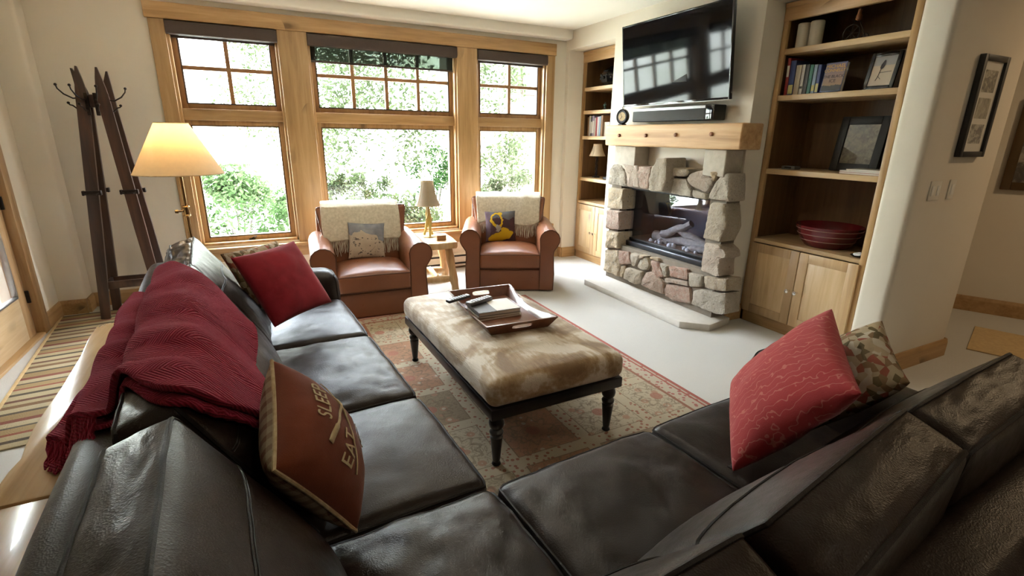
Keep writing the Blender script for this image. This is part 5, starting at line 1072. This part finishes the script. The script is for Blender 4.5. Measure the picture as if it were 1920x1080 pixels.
z0, z1, r0, r1 = 1.345, 1.672, .268, .098; bm = newbm(); lathe(bm, [(r0, z0), ((r0 + r1) / 2, (z0 + z1) / 2), (r1, z1)], 48); lathe(bm, [(r0 - .003, z0), ((r0 + r1) / 2 - .003, (z0 + z1) / 2), (r1 - .003, z1)], 48); sh = T.part('shade', bm, 'parchment', recalc=False)
bm = newbm()
bm.free()
for r_, z in ((r0, z0), (r1, z1)): bm = newbm(); tube(bm, [V(r_ * math.cos(k * PI / 24), r_ * math.sin(k * PI / 24), z) for k in range(48)], .003, 6, closed=True); T.part('shade_rim', bm, 'cream_cord', sh)
bm = newbm()
for k in range(3): a = k * 2.09; tube(bm, [V(0, 0, z1 - .02), V(r1 * math.cos(a), r1 * math.sin(a), z1 - .003)], .002, 5)
T.part('spider', bm, 'brass', sh)
bm = newbm(); lathe(bm, [(0, 1.48), (.016, 1.485), (.018, 1.51), (.03, 1.545), (.031, 1.565), (.02, 1.59), (0, 1.597)], 20)
n = N('lit_bulb'); n.b.inputs['Emission Color'].default_value = (1, .78, .5, 1); n.b.inputs['Emission Strength'].default_value = 25; MT['lit_bulb'] = n.m; T.part('bulb', bm, 'lit_bulb')
pl = bpy.data.lights.new('bulb_light', 'POINT'); pl.energy = 7; pl.color = (1, .78, .50); pl.shadow_soft_size = .035; o = bpy.data.objects.new('bulb_light', pl); C.objects.link(o); o.parent = T.o; o.location = (0, 0, 1.63)
# ================================================================== COAT RACK OF OLD SKIS
T = Thing('coat_rack', 'tall dark coat rack of four leaning wooden skis with iron hooks', 'coat rack', (-1.12, 5.46, 0))
def ski(foot, top, seed, flare):
    a, b = Vector(foot), Vector(top); d = (b - a).normalized(); side = V(1, 0, 0) - d * d.x; side.normalize(); bk = d.cross(side); bm = newbm(); rows = []; nn = 26
    for k in range(nn + 1):
        t = k / nn; p = a.lerp(b, t); wd = .042 if t < .88 else .042 * (1 - ((t - .88) / .12) ** 1.6 * .85) + .0; th = .012 + .006 * math.sin(t * PI)
        if t < .38: wd = .034 + .008 * t / .38
        p = p + V(*flare) * (max(0, t - .86) / .14) ** 1.6
        rows.append([bm.verts.new(p + side * sx * wd + bk * sy * th) for sx, sy in ((-1, -1), (-.4, -1.25), (.4, -1.25), (1, -1), (1, 1), (-1, 1))])
    for r0_, r1_ in zip(rows, rows[1:]):
        for q in range(6): bm.faces.new((r0_[q], r0_[(q + 1) % 6], r1_[(q + 1) % 6], r1_[q]))
    bm.faces.new(rows[0]); bm.faces.new(rows[-1][::-1]); o = T.part('ski', bm, 'dark_ski_wood', world=True)
    p = a.lerp(b, .53); bm = newbm(); box(bm, (-.058, -.03, -.018), (.058, -.014, .018), .004); box(bm, (-.066, -.045, -.02), (-.05, .0, .02), .005); box(bm, (.05, -.045, -.02), (.066, .0, .02), .005); tube(bm, [V(-.055, -.03, 0), V(-.03, -.06, -.01), V(.03, -.06, -.01), V(.055, -.03, 0)], .006, 6)
    bmesh.ops.transform(bm, matrix=Matrix.Translation(p) @ (Matrix.Rotation(0 if seed < 2 else PI, 4, 'Z')), verts=bm.verts); T.part('binding', bm, 'iron', o, world=True)
ski((-1.335, 5.35, .011), (-1.155, 5.46, 2.09), 0, (-.02, 0, .02)); ski((-.90, 5.35, .001), (-1.055, 5.46, 2.10), 1, (.01, 0, .01)); ski((-1.30, 5.61, .011), (-1.155, 5.52, 2.10), 2, (-.07, .02, 0)); ski((-.875, 5.61, .001), (-1.035, 5.52, 2.09), 3, (.04, .02, 0))
bm = newbm(); box(bm, (-1.30, 5.385, .27), (-.92, 5.41, .335), .004); T.part('crosspiece', bm, 'dark_ski_wood', world=True); bm = newbm(); box(bm, (-1.27, 5.565, .27), (-.90, 5.59, .335), .004); T.part('crosspiece', bm, 'dark_ski_wood', world=True)
for x in (-1.28, -.91): bm = newbm(); box(bm, (x - .012, 5.40, .275), (x + .012, 5.58, .335), .004); T.part('crosspiece', bm, 'dark_ski_wood', world=True)
bm = newbm(); box(bm, (-1.17, 5.44, 1.80), (-1.04, 5.52, 1.90), .01); T.part('head_block', bm, 'dark_ski_wood', world=True)
def hook(p, d, up):
    p, d = Vector(p), Vector(d).normalized(); bm = newbm(); box(bm, (-.012, -.012, -.04), (.012, .012, .05), .004, M=Matrix.Translation(p)); L = .13 if up else .075
    tube(bm, [p, p + d * L * .35 + V(0, 0, -.005), p + d * L * .75 + V(0, 0, .025), p + d * L + V(0, 0, .065 if up else .03), p + d * (L + .005) + V(0, 0, .09 if up else .04)], [.007, .006, .006, .005, .005], 8); bmesh.ops.create_icosphere(bm, subdivisions=2, radius=.011, matrix=Matrix.Translation(p + d * (L + .006) + V(0, 0, .094 if up else .044))); T.part('hook', bm, 'iron', world=True)
for (p, d) in (((-1.19, 5.45, 1.87), (-1, -.1, 0)), ((-1.01, 5.45, 1.86), (1, -.1, 0)), ((-1.08, 5.395, 1.86), (.35, -1, 0)), ((-1.14, 5.395, 1.86), (-.5, -1, 0))): hook(p, d, True); hook(V(*p) + V(0, 0, -.085), d, False)

# ================================================================== OUTDOORS
G = -.45
bm = newbm()
def land(a, b):
    x = -60 + 130 * a; y = 6.2 + 110 * b ** 1.5; z = G - .02 * (y - 6) + .5 * noise.noise(V(x * .05, y * .05, 0)) * min(1, (y - 6.2) / 12)
    if y > 26: z += (y - 26) ** 1.15 * .24
    return V(x, y, z)
gridmesh(bm, 60, 60, land); struct('ground', bm, 'hill_grass', label='pale sunlit hillside outside')
def leaves(bm, n_, fn, size):
    for _ in range(n_):
        p = fn(); s_ = size * random.uniform(.6, 1.3); e = Euler((random.uniform(-1, 1), random.uniform(-1, 1), random.uniform(0, 6.3))); M_ = e.to_matrix()
        q = [p + M_ @ V(*c) * s_ for c in ((-.5, 0, 0), (0, -.22, .04), (.5, 0, 0), (0, .22, .04))]; bm.faces.new([bm.verts.new(c) for c in q])
def shrub(x, y, z, rx, ry, h, nl, size, mat, label, name='shrub', group=None):
    T = Thing(name, label, 'shrub', (x, y, z), group=group); bm = newbm(); cl = [(V(random.gauss(0, rx * .45), random.gauss(0, ry * .45), random.uniform(.35, .95) * h), random.uniform(.25, .5) * min(rx, h)) for _ in range(16)]
    def fn():
        c, r_ = random.choice(cl); d = V(random.gauss(0, 1), random.gauss(0, 1), random.gauss(0, 1)).normalized(); p = c + d * r_ * random.random() ** .4; p.z = max(.02, min(h * 1.08, p.z)); return p
    leaves(bm, nl, fn, size); T.part('foliage', bm, mat, smooth=False, recalc=False); bm = newbm()
    for c, r_ in cl: tube(bm, [V(c.x * .1, c.y * .1, -.1), V(c.x * .5, c.y * .5, c.z * .5), c], [.014, .010, .004], 5)
    T.part('stems', bm, 'bark')
random.seed(21)
shrub(-.30, 8.3, G, .75, .6, 1.50, 5200, .085, 'leaf_green', 'dense bright green bush close outside the left window'); shrub(.75, 9.6, G, .6, .5, 1.42, 3200, .085, 'leaf_green', 'smaller green bush beside the big one outside left window')
shrub(1.7, 10.6, G,   .6, .6, 1.25, 3600, .09, 'leaf_pale', 'pale flowering shrub left outside the middle window'); shrub(2.35, 8.6, G,  .7, .45, 1.0, 3800, .085, 'leaf_pale', 'pale shrub low outside the middle window'); shrub(4.35, 13.2, G, .7, .6, 1.75, 1700, .11, 'leaf_dark', 'dark green shrub right outside the middle window'); shrub(4.7, 10.2, G, .7, .5, 1.25, 3600, .09, 'leaf_pale', 'pale shrub outside the right window')
def tree(x, y, h, crown, nl, mat, label):
    z = G - .2; T = Thing('aspen_tree', label, 'tree', (x, y, z)); bm = newbm(); tube(bm, [V(0, 0, 0), V(.05, 0, h * .35), V(-.03, 0, h * .7), V(0, 0, h)], [.07, .055, .035, .01], 8); cl = []
    for k in range(14):
        t = random.uniform(.25, .95); a = random.uniform(0, 6.3); L = crown * (1.1 - t * .6); e = V(L * math.cos(a), L * math.sin(a), h * t + L * .5); tube(bm, [V(0, 0, h * t), e * .5 + V(0, 0, h * t * .5), e], [.02, .012, .005], 5); cl.append(e)
    T.part('trunk', bm, 'bark'); bm = newbm()
    def fn(): c = random.choice(cl); return c + V(random.gauss(0, crown * .3), random.gauss(0, crown * .3), random.gauss(0, crown * .3))
    leaves(bm, nl, fn, .14); T.part('foliage', bm, mat, smooth=False, recalc=False)
tree(2.75, 11.5, 4.6, 1.2, 5200, 'leaf_pale', 'slender pale aspen outside the middle window'); tree(1.0, 17, 5.4, 1.3, 4200, 'leaf_pale', 'slender aspen further back outside the middle window'); tree(6.0, 12.6, 4.2, .7, 1700, 'leaf_pale', 'young aspen before the neighbouring house'); tree(4.7, 25.5, 8.0, 1.6, 3600, 'leaf_dark', 'tall dark tree behind the middle window garden')
# neighbouring house with lap siding
T = Thing('neighbor_house', 'neighbouring timber house with lap siding and red framed window', 'house', (10, 16, G)); hx0, hx1, hy = 7.55, 13.5, 16.0
T.boxpart('wall_core', (hx0 + .06, hy + .03, G - 1), (hx1, hy + 6, 7.2), 'siding', 0, world=True)
k = 0; z = G - .6
while z < 7.2:
    bm = newbm(); prism(bm, [V(hx0 + .35, hy + .03, z), V(hx0 + .35, hy - .035, z), V(hx0 + .35, hy - .005, z + .26), V(hx0 + .35, hy + .03, z + .26)], (hx1 - hx0 - .35, 0, 0)); T.part('siding_board', bm, 'siding', world=True, smooth=False); z += .255; k += 1
T.boxpart('corner_board', (hx0, hy - .06, G - 1), (hx0 + .36, hy + .05, 7.2), 'pale_trim', .01, world=True)
f = T.boxpart('window', (8.42, hy - .09, 2.95), (9.25, hy - .02, 4.15), 'siding_trim', .01, world=True); T.boxpart('pane', (8.52, hy - .1, 3.05), (9.15, hy - .085, 3.53), 'dark_glass', 0, f, world=True); T.boxpart('pane', (8.52, hy - .1, 3.6), (9.15, hy - .085, 4.05), 'dark_glass', 0, f, world=True)
T.boxpart('gutter_pipe', (7.3, hy - .2, G), (7.42, hy - .08, 7.0), 'grey_slate_metal', .03, world=True)
bm = newbm(); prism(bm, [V(hx0 - .8, hy - .7, 7.0), V(hx0 - .8, hy + 6.5, 7.0), V(hx0 - .8, hy + 3, 9.5)], (hx1 - hx0 + 1.6, 0, 0)); T.part('roof', bm, 'roof_brown', world=True, smooth=False)
bm = newbm(); box(bm, (6.75, 15.2, G - .3), (7.5, 15.9, 2.55), .03); bmesh.ops.subdivide_edges(bm, edges=bm.edges, cuts=5, use_grid_fill=True)
for v in bm.verts: v.co += V(1, 1, 0) * .05 * noise.noise(v.co * 3)
T.part('stone_pier', bm, 'field_stone', world=True); T.boxpart('porch_post', (6.95, 15.35, 2.55), (7.3, 15.7, 7.0), 'pale_trim', .02, world=True)
bm = newbm(); box(bm, (-6, 0, -.25), (-1.93, 5.6, -.12)); struct('porch_floor', bm, 'soil', label='porch deck outside the glazed door')
T = Thing('porch_wall', 'reddish brown timber wall beyond the glazed door', 'wall', (-2.4, 3.6, 0))
T.boxpart('sky_block', (-2.5, 1.5, 2.6), (-1.93, 5.6, 2.75), 'roof_brown', 0, world=True)  # slab added overhead to keep sky light off the door
for k in range(16): T.boxpart('plank', (-2.45, 1.6 + k * .25, -.1), (-2.40, 1.845 + k * .25, 2.6), 'porch_red', .006, world=True)
